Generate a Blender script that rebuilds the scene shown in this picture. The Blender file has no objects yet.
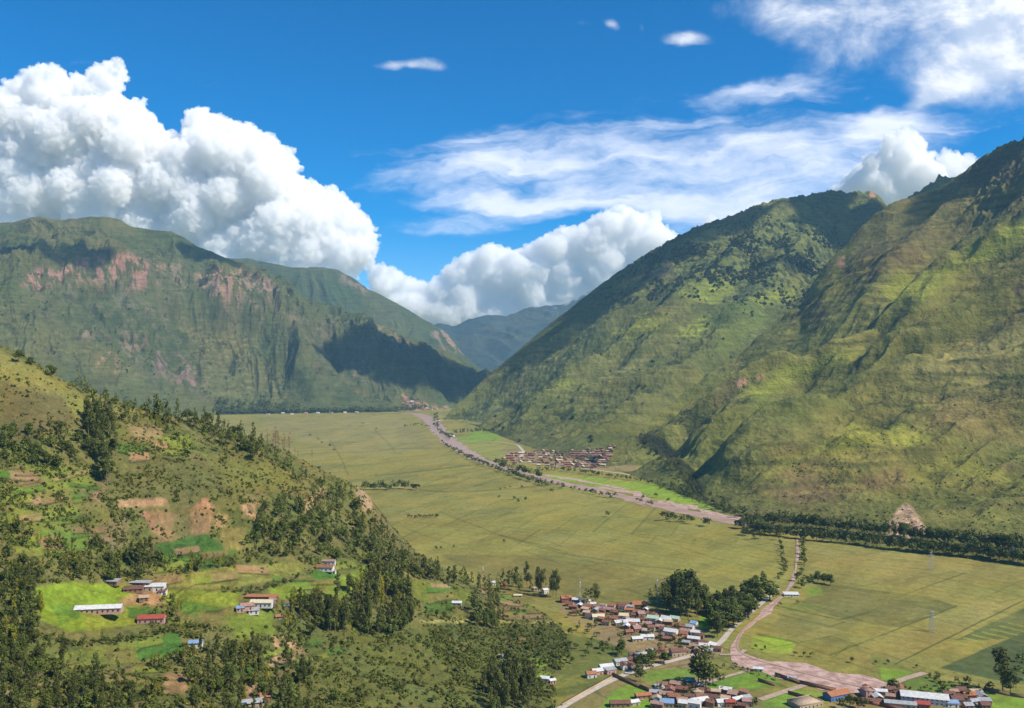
import bpy, math, random
import numpy as np
from mathutils import Vector, Matrix

# ---------------------------------------------------------------- camera, sky, sun, exposure
W_PX, H_PX, FPX = 1024.0, 708.0, 887.0
CAM_Z = 250.0
PITCH = math.atan(16.0 / FPX)
sc = bpy.context.scene
C = sc.collection
cam_d = bpy.data.cameras.new('camera')
cam = bpy.data.objects.new('camera', cam_d)
C.objects.link(cam)
cam.location = (0, 0, CAM_Z)
cam.rotation_euler = (math.pi / 2 + PITCH, 0, 0)
cam_d.sensor_width = 36.0
cam_d.lens = FPX / W_PX * 36.0
cam_d.clip_start = 1.0
cam_d.clip_end = 120000.0
sc.camera = cam

SUN_EL, SUN_AZ = math.radians(47), math.radians(115)     # azimuth clockwise from the view direction (+y)
SUN = Vector((math.sin(SUN_AZ) * math.cos(SUN_EL), math.cos(SUN_AZ) * math.cos(SUN_EL), math.sin(SUN_EL)))
sun_d = bpy.data.lights.new('sun', 'SUN')
sun_d.energy = 5.0
sun_d.angle = math.radians(0.5)
sun_d.color = (1.0, 0.915, 0.775)
sun = bpy.data.objects.new('sun', sun_d)
C.objects.link(sun)
sun.rotation_euler = (-SUN).to_track_quat('-Z', 'Y').to_euler()
sun.location = SUN * 3000

sc.view_settings.view_transform = 'Standard'
sc.view_settings.look = 'None'
sc.view_settings.gamma = 1.0
sc.view_settings.use_curve_mapping = False
sc.view_settings.exposure = 0.42
sc.cycles.volume_bounces = 24
sc.cycles.max_bounces = 26
sc.cycles.diffuse_bounces = 3
sc.cycles.transparent_max_bounces = 24


# ---------------------------------------------------------------- node helpers
class NT:
    """tiny wrapper to chain shader nodes"""
    def __init__(s, tree):
        s.t = tree
        s.n = tree.nodes
        s.l = tree.links

    def put(s, sock, v):
        if isinstance(v, bpy.types.NodeSocket):
            s.l.new(v, sock)
        elif v is not None:
            sock.default_value = v

    def math(s, op, a, b=None, c=None, clamp=False):
        n = s.n.new('ShaderNodeMath'); n.operation = op; n.use_clamp = clamp
        s.put(n.inputs[0], a); s.put(n.inputs[1], b); s.put(n.inputs[2], c)
        return n.outputs[0]

    def mix(s, f, a, b, typ='MIX'):
        n = s.n.new('ShaderNodeMix'); n.data_type = 'RGBA'; n.blend_type = typ
        s.put(n.inputs[0], f); s.put(n.inputs[6], a); s.put(n.inputs[7], b)
        return n.outputs[2]

    def comb(s, x, y, z):
        n = s.n.new('ShaderNodeCombineXYZ')
        s.put(n.inputs[0], x); s.put(n.inputs[1], y); s.put(n.inputs[2], z)
        return n.outputs[0]

    def noise(s, vec, scale, detail=5, rough=0.55, dist=0.0):
        n = s.n.new('ShaderNodeTexNoise')
        s.put(n.inputs['Vector'], vec)
        n.inputs['Scale'].default_value = scale
        n.inputs['Detail'].default_value = detail
        n.inputs['Roughness'].default_value = rough
        n.inputs['Distortion'].default_value = dist
        return n.outputs[0]

    def ramp(s, f, lo, hi, a=0.0, b=1.0):
        n = s.n.new('ShaderNodeMapRange'); n.interpolation_type = 'SMOOTHSTEP'
        s.put(n.inputs[0], f)
        for i, v in ((1, lo), (2, hi), (3, a), (4, b)):
            n.inputs[i].default_value = v
        return n.outputs[0]


def new_mat(name):
    m = bpy.data.materials.new(name)
    m.use_nodes = True
    t = NT(m.node_tree)
    b = m.node_tree.nodes['Principled BSDF']
    return m, t, b


# ---------------------------------------------------------------- world: Nishita sky with thin high cloud
def px_u(px, py=300.0):
    a = (px - 512.0) / FPX; b = (354.0 - py) / FPX
    return a / (math.cos(PITCH) - b * math.sin(PITCH))


def py_w(py):
    b = (354.0 - py) / FPX
    return (math.sin(PITCH) + b * math.cos(PITCH)) / (math.cos(PITCH) - b * math.sin(PITCH))


world = bpy.data.worlds.new('World')
sc.world = world
world.use_nodes = True
wt = NT(world.node_tree)
bg = world.node_tree.nodes['Background']
sky = wt.n.new('ShaderNodeTexSky')
sky.sky_type = 'NISHITA'
sky.sun_disc = False
sky.sun_elevation = SUN_EL
sky.sun_rotation = SUN_AZ
sky.altitude = 2900
sky.air_density = 1.0
sky.dust_density = 0.25
sky.ozone_density = 1.6
hs = wt.n.new('ShaderNodeHueSaturation')
hs.inputs['Hue'].default_value = 0.500
hs.inputs["Saturation"].default_value = 1.62
hs.inputs["Value"].default_value = 1.38
wt.l.new(sky.outputs[0], hs.inputs['Color'])
tc = wt.n.new('ShaderNodeTexCoord')
sx = wt.n.new('ShaderNodeSeparateXYZ')
wt.l.new(tc.outputs['Generated'], sx.inputs[0])
X, Y, Z = sx.outputs
ay = wt.math('MAXIMUM', wt.math('ABSOLUTE', Y), 0.05)
U = wt.math('DIVIDE', X, ay)
V = wt.math('DIVIDE', Z, ay)


def wmask(items, U, V):
    """sum of rotated soft ellipses given by frame position (px,py,rx,ry,angle,weight)"""
    tot = None
    for (px, py, rx, ry, ang, wgt) in items:
        du = wt.math('SUBTRACT', U, px_u(px, py)); dv = wt.math('SUBTRACT', V, py_w(py))
        ca, sa = math.cos(math.radians(ang)), math.sin(math.radians(ang))
        a = wt.math('MULTIPLY_ADD', du, ca * FPX / rx, wt.math('MULTIPLY', dv, sa * FPX / rx))
        b = wt.math('MULTIPLY_ADD', du, -sa * FPX / ry, wt.math('MULTIPLY', dv, ca * FPX / ry))
        r = wt.math('MULTIPLY_ADD', a, a, wt.math('MULTIPLY', b, b))
        e = wt.math('MULTIPLY', wt.math('EXPONENT', wt.math('MULTIPLY', r, -1.0)), wgt)
        tot = e if tot is None else wt.math('ADD', tot, e)
    return tot


# warped coordinates so the ellipses lose their outline
wv = wt.comb(U, wt.math('MULTIPLY', V, 2.0), 0.0)
wn = wt.noise(wv, 7.0, 4, 0.6)
wn2 = wt.noise(wt.comb(U, wt.math('MULTIPLY', V, 2.0), 7.3), 7.0, 4, 0.6)
Uw = wt.math('MULTIPLY_ADD', wt.math('SUBTRACT', wn, 0.5), 0.16, U)
Vw = wt.math('MULTIPLY_ADD', wt.math('SUBTRACT', wn2, 0.5), 0.07, V)
# veil of altocumulus streaks
streak = [(520, 165, 130, 30, 4, .75), (640, 160, 150, 26, 5, .8), (770, 150, 130, 32, 4, .95), (690, 120, 120, 14, 12, .5),
          (770, 86, 65, 15, 4, 1.0), (620, 105, 110, 12, 10, .45), (500, 202, 80, 8, -2, .75), (465, 225, 60, 12, 3, .85), (560, 205, 120, 14, 2, .7), (690, 205, 120, 18, 0, .8), (480, 140, 90, 12, 8, .6), (940, 120, 90, 30, 5, .7),
          (800, 190, 130, 22, 3, .85), (740, 225, 110, 26, 0, .7), (870, 130, 60, 22, 10, .65), (450, 178, 80, 12, 6, .55),
          (60, 60, 130, 60, -30, .12), (200, 60, 150, 16, -22, .16), (900, 180, 60, 25, 0, .5)]
ms = wmask(streak, Uw, Vw)
sv = wt.comb(wt.math('MULTIPLY_ADD', V, -1.2, wt.math('MULTIPLY', Uw, 2.4)), wt.math('MULTIPLY_ADD', U, -1.6, wt.math('MULTIPLY', Vw, 20.0)), 3.1)
sn = wt.noise(sv, 1.7, 9, 0.62, 0.5)
sn2 = wt.noise(wt.comb(U, wt.math('MULTIPLY', V, 2.2), 9.0), 12.0, 8, 0.62, 0.3)
sd = wt.math('MULTIPLY', wt.ramp(wt.math('MULTIPLY_ADD', sn2, 0.85, wt.math('MULTIPLY_ADD', sn, 1.15, wt.math('MULTIPLY', ms, 0.60))), 1.24, 2.1), 0.9)
# soft grey masses upper right and the little fair-weather puffs
puff = [(760, 12, 75, 34, -8, 1.0), (860, 40, 80, 55, -12, .75), (985, 60, 60, 34, 15, 1.25), (935, 92, 34, 14, 35, 1.0), (1024, 20, 80, 60, 0, .9),
        (940, 5, 120, 22, 0, .8), (685, 42, 22, 9, 0, 1.25), (616, 26, 11, 9, 0, 1.05), (645, 28, 5, 9, 0, .5), (395, 69, 24, 8, 3, 1.0), (430, 64, 28, 11, -6, 1.15),
        (1150, 60, 160, 110, 0, 1.1)]
Uw3 = wt.math('MULTIPLY_ADD', wt.math('SUBTRACT', wn, 0.5), 0.05, U)
Vw3 = wt.math('MULTIPLY_ADD', wt.math('SUBTRACT', wn2, 0.5), 0.04, V)
mp = wmask(puff, Uw3, Vw3)
pn = wt.noise(wt.comb(U, wt.math('MULTIPLY', V, 1.5), 1.0), 9.0, 9, 0.6, 0.3)
pd = wt.ramp(wt.math('MULTIPLY_ADD', pn, 1.0, wt.math('MULTIPLY', mp, 0.55)), 0.78, 1.42)
# light and shade painted into the puffs: pale tops, grey undersides
pn_up = wt.noise(wt.comb(wt.math('ADD', U, 0.012), wt.math('MULTIPLY', wt.math('ADD', V, 0.018), 1.5), 1.0), 9.0, 5, 0.6, 0.3)
tone = wt.ramp(wt.math('SUBTRACT', pn, pn_up), -0.10, 0.12, 0.0, 1.0)
ccol = wt.mix(tone, (5.4, 6.3, 7.9, 1), (9.8, 9.9, 10.3, 1))
scol = wt.mix(sn, (7.4, 8.3, 10.2, 1), (10.8, 10.8, 11.4, 1))
front = wt.math('GREATER_THAN', Y, 0.0)
above = wt.ramp(Z, 0.0, 0.06)
sdm = wt.math('MULTIPLY', wt.math('MULTIPLY', sd, front), above)
pdm = wt.math('MULTIPLY', wt.math('MULTIPLY', wt.math('MULTIPLY', pd, 0.93), front), above)
c1 = wt.mix(sdm, hs.outputs[0], scol)
c2 = wt.mix(pdm, c1, ccol)
wt.l.new(c2, bg.inputs['Color'])
bg.inputs['Strength'].default_value = 0.090

# ---------------------------------------------------------------- numeric helpers
rng = np.random.default_rng(7)
random.seed(7)


def proj_uw(px, py):
    px = np.asarray(px, float); py = np.asarray(py, float)
    a = (px - 512.0) / FPX; b = (354.0 - py) / FPX
    d = math.cos(PITCH) - b * math.sin(PITCH)
    return a / d, (math.sin(PITCH) + b * math.cos(PITCH)) / d


def to_px(x, y, z):
    """world -> frame position"""
    zz = z - CAM_Z
    d = y * math.cos(PITCH) + zz * math.sin(PITCH)
    b = (-y * math.sin(PITCH) + zz * math.cos(PITCH)) / d
    a = x / d
    return 512 + a * FPX, 354 - b * FPX


def ground_at(px, py):
    """point of the flat valley floor seen at a frame position"""
    u, w = proj_uw(px, py)
    y = -CAM_Z / w
    return u * y, y


def S(px, py, Y):            # (u, Y, z) of a frame position at depth Y
    u, w = proj_uw(px, py)
    return (float(u), float(Y), float(CAM_Z + w * Y))


def G(px, py):               # on the floor
    u, w = proj_uw(px, py)
    return (float(u), float(-CAM_Z / w), 0.0)


def Zp(px, Y, z):
    return (px_u(px, 400), float(Y), float(z))


_perm = np.random.default_rng(11).permutation(256)
_perm = np.concatenate([_perm, _perm, _perm])
_g2 = np.stack([np.cos(np.arange(256) * 2 * np.pi / 256), np.sin(np.arange(256) * 2 * np.pi / 256)], 1)
_g3 = np.random.default_rng(12).normal(size=(256, 3)); _g3 /= np.linalg.norm(_g3, axis=1)[:, None]


def pn2(x, y):
    xi = np.floor(x).astype(np.int64); yi = np.floor(y).astype(np.int64)
    xf = x - xi; yf = y - yi
    xi &= 255; yi &= 255
    u = xf * xf * xf * (xf * (xf * 6 - 15) + 10); v = yf * yf * yf * (yf * (yf * 6 - 15) + 10)
    def g(ix, iy, fx, fy):
        h = _perm[_perm[ix] + iy]
        return _g2[h, 0] * fx + _g2[h, 1] * fy
    a = g(xi, yi, xf, yf); b = g(xi + 1, yi, xf - 1, yf)
    c = g(xi, yi + 1, xf, yf - 1); d = g(xi + 1, yi + 1, xf - 1, yf - 1)
    return 1.5 * ((a + u * (b - a)) * (1 - v) + (c + u * (d - c)) * v)


def pn3(p):
    i = np.floor(p).astype(np.int64); f = p - i; i &= 255
    w = f * f * f * (f * (f * 6 - 15) + 10)
    out = 0
    for dx in (0, 1):
        for dy in (0, 1):
            for dz in (0, 1):
                h = _perm[_perm[_perm[i[:, 0] + dx] + i[:, 1] + dy] + i[:, 2] + dz]
                gr = _g3[h]
                dot = gr[:, 0] * (f[:, 0] - dx) + gr[:, 1] * (f[:, 1] - dy) + gr[:, 2] * (f[:, 2] - dz)
                out = out + dot * (w[:, 0] if dx else 1 - w[:, 0]) * (w[:, 1] if dy else 1 - w[:, 1]) * (w[:, 2] if dz else 1 - w[:, 2])
    return 1.6 * out


def fbm(x, y, o=4, g=0.5, seed=0.0):
    s = 0; a = 1; t = 0
    for k in range(o):
        s = s + a * pn2(x * 2 ** k + seed + 17.3 * k, y * 2 ** k - seed + 9.1 * k); t += a; a *= g
    return s / t


def ridged(x, y, o=5, g=0.5, seed=0.0):
    """0..1, sharp crests at 1"""
    s = 0; a = 1; t = 0; w = 1
    for k in range(o):
        n = 1 - np.abs(pn2(x * 2 ** k + seed + 31.7 * k, y * 2 ** k - seed + 5.7 * k))
        n = n * n
        s = s + a * n * w; t += a; w = np.clip(n * 1.3, 0, 1); a *= g
    return s / t


def sstep(x, a, b):
    t = np.clip((x - a) / (b - a), 0, 1)
    return t * t * (3 - 2 * t)


def seg_dist(x, y, pts):
    d = np.full(x.shape, 1e9)
    for (x0, y0), (x1, y1) in zip(pts[:-1], pts[1:]):
        vx, vy = x1 - x0, y1 - y0
        L = vx * vx + vy * vy + 1e-9
        t = np.clip(((x - x0) * vx + (y - y0) * vy) / L, 0, 1)
        d = np.minimum(d, np.hypot(x - x0 - t * vx, y - y0 - t * vy))
    return d


def in_poly(x, y, pts):
    ins = np.zeros(x.shape, bool)
    n = len(pts); j = n - 1
    for i in range(n):
        xi, yi = pts[i]; xj, yj = pts[j]
        c = ((yi > y) != (yj > y)) & (x < (xj - xi) * (y - yi) / (yj - yi + 1e-12) + xi)
        ins ^= c; j = i
    return ins


def poly_mask(x, y, pts, feather=1.0):
    m = np.zeros(x.shape)
    xs = [p[0] for p in pts]; ys = [p[1] for p in pts]
    k = (x > min(xs) - feather) & (x < max(xs) + feather) & (y > min(ys) - feather) & (y < max(ys) + feather)
    if not k.any(): return m
    xk, yk = x[k], y[k]
    d = seg_dist(xk, yk, list(pts) + [pts[0]])
    sd_ = np.where(in_poly(xk, yk, pts), d, -d)
    m[k] = sstep(sd_, -feather, feather)
    return m


def line_mask(x, y, pts, w, feather=0.7):
    m = np.zeros(x.shape)
    xs = [p[0] for p in pts]; ys = [p[1] for p in pts]; q = w + feather + 1
    k = (x > min(xs) - q) & (x < max(xs) + q) & (y > min(ys) - q) & (y < max(ys) + q)
    if not k.any(): return m
    m[k] = 1 - sstep(seg_dist(x[k], y[k], pts), w - feather, w + feather)
    return m


def blend(col, m, c):
    return col + (np.asarray(c, float) - col) * m[..., None]


# ---------------------------------------------------------------- mesh helpers
def tag(o, label=None, cat=None, group=None, kind=None):
    if label: o['label'] = label
    if cat: o['category'] = cat
    if group: o['group'] = group
    if kind: o['kind'] = kind
    return o


def mesh_np(name, verts, faces, mats, col=None, smooth=False, mat_idx=None):
    """faces: (n,4) or (n,3) int array"""
    me = bpy.data.meshes.new(name)
    verts = np.ascontiguousarray(verts, np.float32); faces = np.ascontiguousarray(faces, np.int32)
    n, k = faces.shape
    me.vertices.add(len(verts)); me.vertices.foreach_set('co', verts.ravel())
    me.loops.add(n * k); me.loops.foreach_set('vertex_index', faces.ravel())
    me.polygons.add(n); me.polygons.foreach_set('loop_start', np.arange(0, n * k, k, dtype=np.int32))
    if smooth: me.polygons.foreach_set('use_smooth', np.ones(n, bool))
    if mat_idx is not None: me.polygons.foreach_set('material_index', np.asarray(mat_idx, np.int32))
    me.update(calc_edges=True)
    for m in (mats if isinstance(mats, (list, tuple)) else [mats]):
        me.materials.append(m)
    if col is not None:
        a = me.color_attributes.new('tint', 'FLOAT_COLOR', 'POINT')
        c4 = np.ones((len(verts), 4), np.float32); c4[:, :3] = col
        a.data.foreach_set('color', c4.ravel())
    return me


def obj(name, me, parent=None, loc=(0, 0, 0)):
    o = bpy.data.objects.new(name, me)
    C.objects.link(o); o.location = loc
    if parent: o.parent = parent
    return o


def grid_faces(nu, nv):
    i = np.arange(nu - 1)[:, None] * nv + np.arange(nv - 1)[None, :]
    return np.stack([i, i + nv, i + nv + 1, i + 1], -1).reshape(-1, 4)


def terrain_mat(name, scale=1.0, bump=1.0, var=0.35, rough=0.95, band=0.0):
    """earth and grass: painted land cover broken up by fine noise at several sizes"""
    m, t, b = new_mat(name)
    at = t.n.new('ShaderNodeAttribute'); at.attribute_name = 'tint'
    geo = t.n.new('ShaderNodeNewGeometry')
    p = geo.outputs['Position']
    n1 = t.noise(p, 0.035 / scale, 6, 0.65)
    n2 = t.noise(p, 0.22 / scale, 5, 0.65)
    f = t.math('ADD', t.math('MULTIPLY', t.math('SUBTRACT', n1, 0.5), 1.6 * var), t.math('MULTIPLY', t.math('SUBTRACT', n2, 0.5), 1.9 * var))
    n4 = t.noise(p, 0.85 / scale, 3, 0.6)
    f = t.math('ADD', f, t.math('MULTIPLY', t.math('SUBTRACT', n4, 0.5), 2.0 * var))
    if band:
        sp = t.n.new('ShaderNodeSeparateXYZ'); t.l.new(p, sp.inputs[0])
        bv = t.comb(t.math('MULTIPLY', sp.outputs[0], 0.10), t.math('MULTIPLY', sp.outputs[1], 0.10), sp.outputs[2])
        nb = t.noise(bv, 0.075, 4, 0.6, 0.3)
        f = t.math('ADD', f, t.math('MULTIPLY', t.math('SUBTRACT', nb, 0.5), band))
    f = t.math('MAXIMUM', t.math('ADD', f, 1.0), 0.15)
    fc = t.comb(f, f, f)
    c = t.mix(1.0, at.outputs['Color'], fc, 'MULTIPLY')
    # drier / greener drift
    n3 = t.noise(p, 0.012 / scale, 5, 0.6)
    c = t.mix(t.ramp(n3, 0.35, 0.7, 0.0, 1.0), c, t.mix(1.0, c, (1.16, 1.0, 0.86, 1), 'MULTIPLY'))
    t.l.new(c, b.inputs['Base Color'])
    b.inputs['Roughness'].default_value = rough
    b.inputs['Specular IOR Level'].default_value = 0.12
    bp = t.n.new('ShaderNodeBump'); bp.inputs['Strength'].default_value = 0.9
    bp.inputs['Distance'].default_value = 2.2 * bump
    t.l.new(t.math('MULTIPLY_ADD', n4, 0.35, n2), bp.inputs['Height']); t.l.new(bp.outputs[0], b.inputs['Normal'])
    return m


# ---------------------------------------------------------------- terrain layers
class Layer:
    """sheet of land: fixed bearings u, distances Y rising along v, heights z"""
    def __init__(s, u0, u1, nu, rows, nv_each, power=None):
        s.u = np.linspace(u0, u1, nu)
        ys, zs = [], []
        for r in rows:
            r = sorted(r)
            a = np.array(r)
            yy, zz = np.interp(s.u, a[:, 0], a[:, 1]), np.interp(s.u, a[:, 0], a[:, 2])
            kk = (1 if len(rows) > 2 else 0) if len(ys) == len(rows) - 2 else 30
            for _ in range(3 if kk else 0):
                w_ = np.ones(2 * kk + 1) / (2 * kk + 1)
                yy = np.convolve(np.pad(yy, kk, 'edge'), w_, 'valid'); zz = np.convolve(np.pad(zz, kk, 'edge'), w_, 'valid')
            ys.append(yy); zs.append(zz)
        Ys, Zs, vv = [], [], []
        for k in range(len(rows) - 1):
            n = nv_each[k]
            t = np.linspace(0, 1, n, endpoint=(k == len(rows) - 2))[None, :]
            Ys.append(ys[k][:, None] * (1 - t) + ys[k + 1][:, None] * t)
            tz = t if not power or not power[k] else t ** power[k]
            Zs.append(zs[k][:, None] * (1 - tz) + zs[k + 1][:, None] * tz)
            vv.append(np.broadcast_to(t + k, (nu, n)))
        s.Y = np.concatenate(Ys, 1); s.z = np.concatenate(Zs, 1); s.v = np.concatenate(vv, 1)
        s.nu, s.nv = s.Y.shape
        s.X = s.u[:, None] * s.Y

    def smooth_profile(s, it):
        for _ in range(it):
            z = s.z.copy()
            z[:, 1:-1] = (s.z[:, :-2] + 2 * s.z[:, 1:-1] + s.z[:, 2:]) / 4
            s.z = z

    def px(s):
        return to_px(s.X, s.Y, s.z)

    def hit(s, px, py):
        """first distance at which the sheet covers a frame position; inf if none"""
        u, w = proj_uw(px, py)
        i = (u - s.u[0]) / (s.u[-1] - s.u[0]) * (s.nu - 1)
        if i < 0 or i > s.nu - 1: return np.inf, 0
        i = int(round(i))
        wc = (s.z[i] - CAM_Z) / s.Y[i]
        k = np.argmax(wc >= w)
        if wc[k] < w: return np.inf, 0
        if k == 0: return (s.Y[i, 0], s.z[i, 0])
        t = (w - wc[k - 1]) / (wc[k] - wc[k - 1] + 1e-9)
        y = s.Y[i, k - 1] + t * (s.Y[i, k] - s.Y[i, k - 1])
        return y, CAM_Z + w * y

    def height(s, x, y):
        u = x / y
        i = (u - s.u[0]) / (s.u[-1] - s.u[0]) * (s.nu - 1)
        if i < 0 or i > s.nu - 1: return -1e9
        i0 = min(int(i), s.nu - 2); f = i - i0
        z0 = np.interp(y, s.Y[i0], s.z[i0], left=-1e9, right=-1e9)
        z1 = np.interp(y, s.Y[i0 + 1], s.z[i0 + 1], left=-1e9, right=-1e9)
        return z0 * (1 - f) + z1 * f

    def build(s, name, mat, col):
        v = np.stack([s.X, s.Y, s.z], -1).reshape(-1, 3)
        me = mesh_np(name, v, grid_faces(s.nu, s.nv), mat, np.clip(col, 0.004, 0.9).reshape(-1, 3), smooth=True)
        return obj(name, me)

# ================================================================ LAND
OLIVE = (0.110, 0.118, 0.034); LIME = (0.19, 0.23, 0.035); DARKG = (0.040, 0.052, 0.020); MIDG = (0.070, 0.092, 0.028)
BROWN = (0.135, 0.100, 0.055); ROCK = (0.33, 0.22, 0.175); PINK = (0.40, 0.225, 0.17); GREY = (0.17, 0.145, 0.125)
STRAW = (0.235, 0.210, 0.085)

mat_far = terrain_mat('mountain_land', scale=6.0, bump=4.0, var=0.42, band=1.3)
mat_floor = terrain_mat('valley_land', scale=1.3, bump=0.5, var=0.30)
mat_hill = terrain_mat('hillside_land', scale=0.8, bump=0.6, var=0.55)


def ribs(L, sd, o, lam_s, lam_t, amp, seed, env, warp=0.35, oct_=6):
    """spurs and gullies that run down the fall line; sd = unit vector along the foot"""
    s_ = L.X * sd[0] + L.Y * sd[1]
    t_ = -L.X * sd[1] + L.Y * sd[0]
    w1 = fbm(L.X / (lam_s * 2.2), L.Y / (lam_s * 2.2), 3, seed=seed + 3) * warp * 2
    w2 = fbm(L.X / (lam_s * .6), L.Y / (lam_s * .6), 3, seed=seed + 5) * warp * 0.6
    r = ridged(s_ / lam_s + w1 + w2, t_ / lam_t + w1 * .3, oct_, 0.52, seed)
    L.z = L.z + (r - 0.52) * amp * env
    return r


def stroke(L, pts, width, amp, power=2.0, taper=True):
    """raise (or cut) the sheet along a line given by frame positions"""
    wp = []
    for (px, py) in pts:
        y, z = L.hit(px, py)
        if np.isfinite(y): wp.append((px_u(px, py) * y, y))
    if len(wp) < 2: return
    q = width * 3
    xs = [p[0] for p in wp]; ys = [p[1] for p in wp]
    k = (L.X > min(xs) - q) & (L.X < max(xs) + q) & (L.Y > min(ys) - q) & (L.Y < max(ys) + q)
    if not k.any(): return
    x, y = L.X[k], L.Y[k]
    nx = fbm(x / (width * 2.5), y / (width * 2.5), 3, seed=4) * width * 0.9
    d = seg_dist(x + nx, y + nx, wp)
    L.z[k] += amp * np.exp(-np.abs(d / width) ** power) * sstep(L.v[k], 0.0, 0.45)


def slope_of(L):
    dzy = np.gradient(L.z, axis=1) / np.maximum(np.gradient(L.Y, axis=1), 0.5)
    dzu = (np.gradient(L.z, axis=0)) / np.maximum(np.gradient(L.X, axis=0), 0.5)
    dzu = dzu - dzy * 0
    return np.hypot(dzy, dzu)


def curv_of(L, it=6):
    z = L.z
    b = z.copy()
    for _ in range(it):
        b[1:-1] = (b[:-2] + b[1:-1] + b[2:]) / 3
        b[:, 1:-1] = (b[:, :-2] + b[:, 1:-1] + b[:, 2:]) / 3
    return z - b


def base_col(L, a, b, lam, seed, sharp=0.12):
    n = fbm(L.X / lam, L.Y / lam, 6, 0.6, seed)
    m = sstep(n, -sharp, sharp)
    return np.asarray(a, float) * (1 - m[..., None]) + np.asarray(b, float) * m[..., None]


# ---- right mountain, near spur (B)
rowsB = [
    [G(600, 464), G(620, 471), G(660, 487), G(700, 503), G(740, 518), G(800, 534), G(850, 545), G(900, 552), G(1024, 566), G(1180, 590)],
    [S(600, 462, 2420), S(640, 440, 2480), S(690, 425, 2500), (px_u(740), 2250, 190), S(800, 420, 2150), S(870, 410, 2050), S(940, 400, 1980), S(1024, 390, 1900), S(1180, 390, 1750)],
    [S(600, 461, 2460), S(640, 427, 2600), S(660, 408, 2700), S(693, 382, 2850), S(736, 356, 3050), S(762, 334, 3150), S(800, 304, 3250), S(827, 262, 3350), S(846, 243, 3400),
     S(864, 223, 3450), S(886, 205, 3480), S(915, 195, 3500), S(939, 187, 3500), S(957, 175, 3500), S(975, 163, 3480), S(990, 152, 3440), S(1005, 142, 3400), S(1024, 133, 3350), S(1080, 105, 3300), S(1180, 70, 3200)],
    [(px_u(600), 2600, -40), (px_u(640), 2900, 0), (px_u(740), 3500, 60), (px_u(800), 3750, 250), (px_u(886), 4050, 520), (px_u(957), 4200, 560), (px_u(1024), 4300, 620), (px_u(1180), 4300, 700)],
]
B = Layer(px_u(596), px_u(1180), 900, rowsB, [330, 360, 50])
B.smooth_profile(30)
for pts, w, a in [([(1024, 322), (960, 360), (890, 385), (820, 418), (760, 440), (720, 470)], 55, 34),
                  ([(1024, 240), (960, 275), (900, 325), (850, 350), (790, 375), (740, 400)], 60, 40),
                  ([(960, 190), (905, 250), (860, 300), (800, 345), (740, 378), (690, 410)], 60, 38),
                  ([(1000, 200), (950, 235), (905, 275), (868, 330)], 45, -30),
                  ([(865, 330), (800, 370), (730, 402), (680, 430), (650, 455)], 40, -34),
                  ([(1024, 290), (930, 340), (850, 372), (770, 410), (715, 445), (690, 478)], 42, -34),
                  ([(1024, 400), (940, 400), (880, 415), (840, 425), (800, 440)], 60, 30),
                  ([(870, 430), (920, 440), (960, 470), (1024, 490)], 45, -14),
                  ([(640, 430), (680, 455), (715, 470), (740, 505)], 28, -22)]:
    stroke(B, pts, w, a)
envB = sstep(B.v, 0.0, 0.5) * (1 - 0.72 * sstep(B.v, 1.75, 2.0))
fB = (-0.12, 0.993)
rB = ribs(B, fB, 0, 360, 2600, 112, 2.1, envB, 0.26, oct_=4)
rB2 = ribs(B, fB, 0, 105, 900, 15, 8.1, envB * 0.9, 0.4, oct_=4)
B.z += fbm(B.X / 60, B.Y / 60, 4, 0.55, 3.3) * 6 * (0.35 + 0.65 * sstep(B.v, 0.0, 0.4))
B.z += (ridged(B.X / 26, B.Y / 40, 3, 0.55, 5.0) - .5) * 2.6 * sstep(B.v, 0.02, 0.3) * (1 - 0.5 * sstep(B.v, 1.9, 2))
# rock ledges in the upper part
led = fbm(B.X / 260, B.Y / 260, 3, seed=7.7)
B.z += np.sin(B.z / 15 + led * 9) * 5.5 * sstep(B.v, 1.25, 1.5) * sstep(led, -0.1, 0.25)
B.z += (ridged(B.X / 45, B.Y / 45, 4, .6, 9) - .5) * 34 * sstep(B.v, 1.45, 1.95) * sstep(B.u[:, None], px_u(930), px_u(1000))
pxB, pyB = B.px()
wx = fbm(B.X / 90, B.Y / 90, 4, 0.6, 1.0) * 16; wy = fbm(B.X / 90, B.Y / 90, 4, 0.6, 6.0) * 12
qx, qy = pxB + wx, pyB + wy
cB = base_col(B, (0.092, 0.108, 0.030), (0.125, 0.128, 0.040), 420, 1.5, 0.25)
n_f = fbm(B.X / 70, B.Y / 70, 5, 0.62, 4.4)
cB = blend(cB, sstep(n_f, 0.08, 0.34) * 0.42, DARKG)
cB = blend(cB, sstep(fbm(B.X / 180, B.Y / 180, 4, 0.6, 9.4), 0.14, 0.38) * 0.38, BROWN)
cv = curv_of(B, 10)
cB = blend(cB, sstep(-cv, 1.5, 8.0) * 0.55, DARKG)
cB = blend(cB, sstep(cv, 1.0, 7.0) * 0.45, (0.17, 0.175, 0.055))
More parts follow.
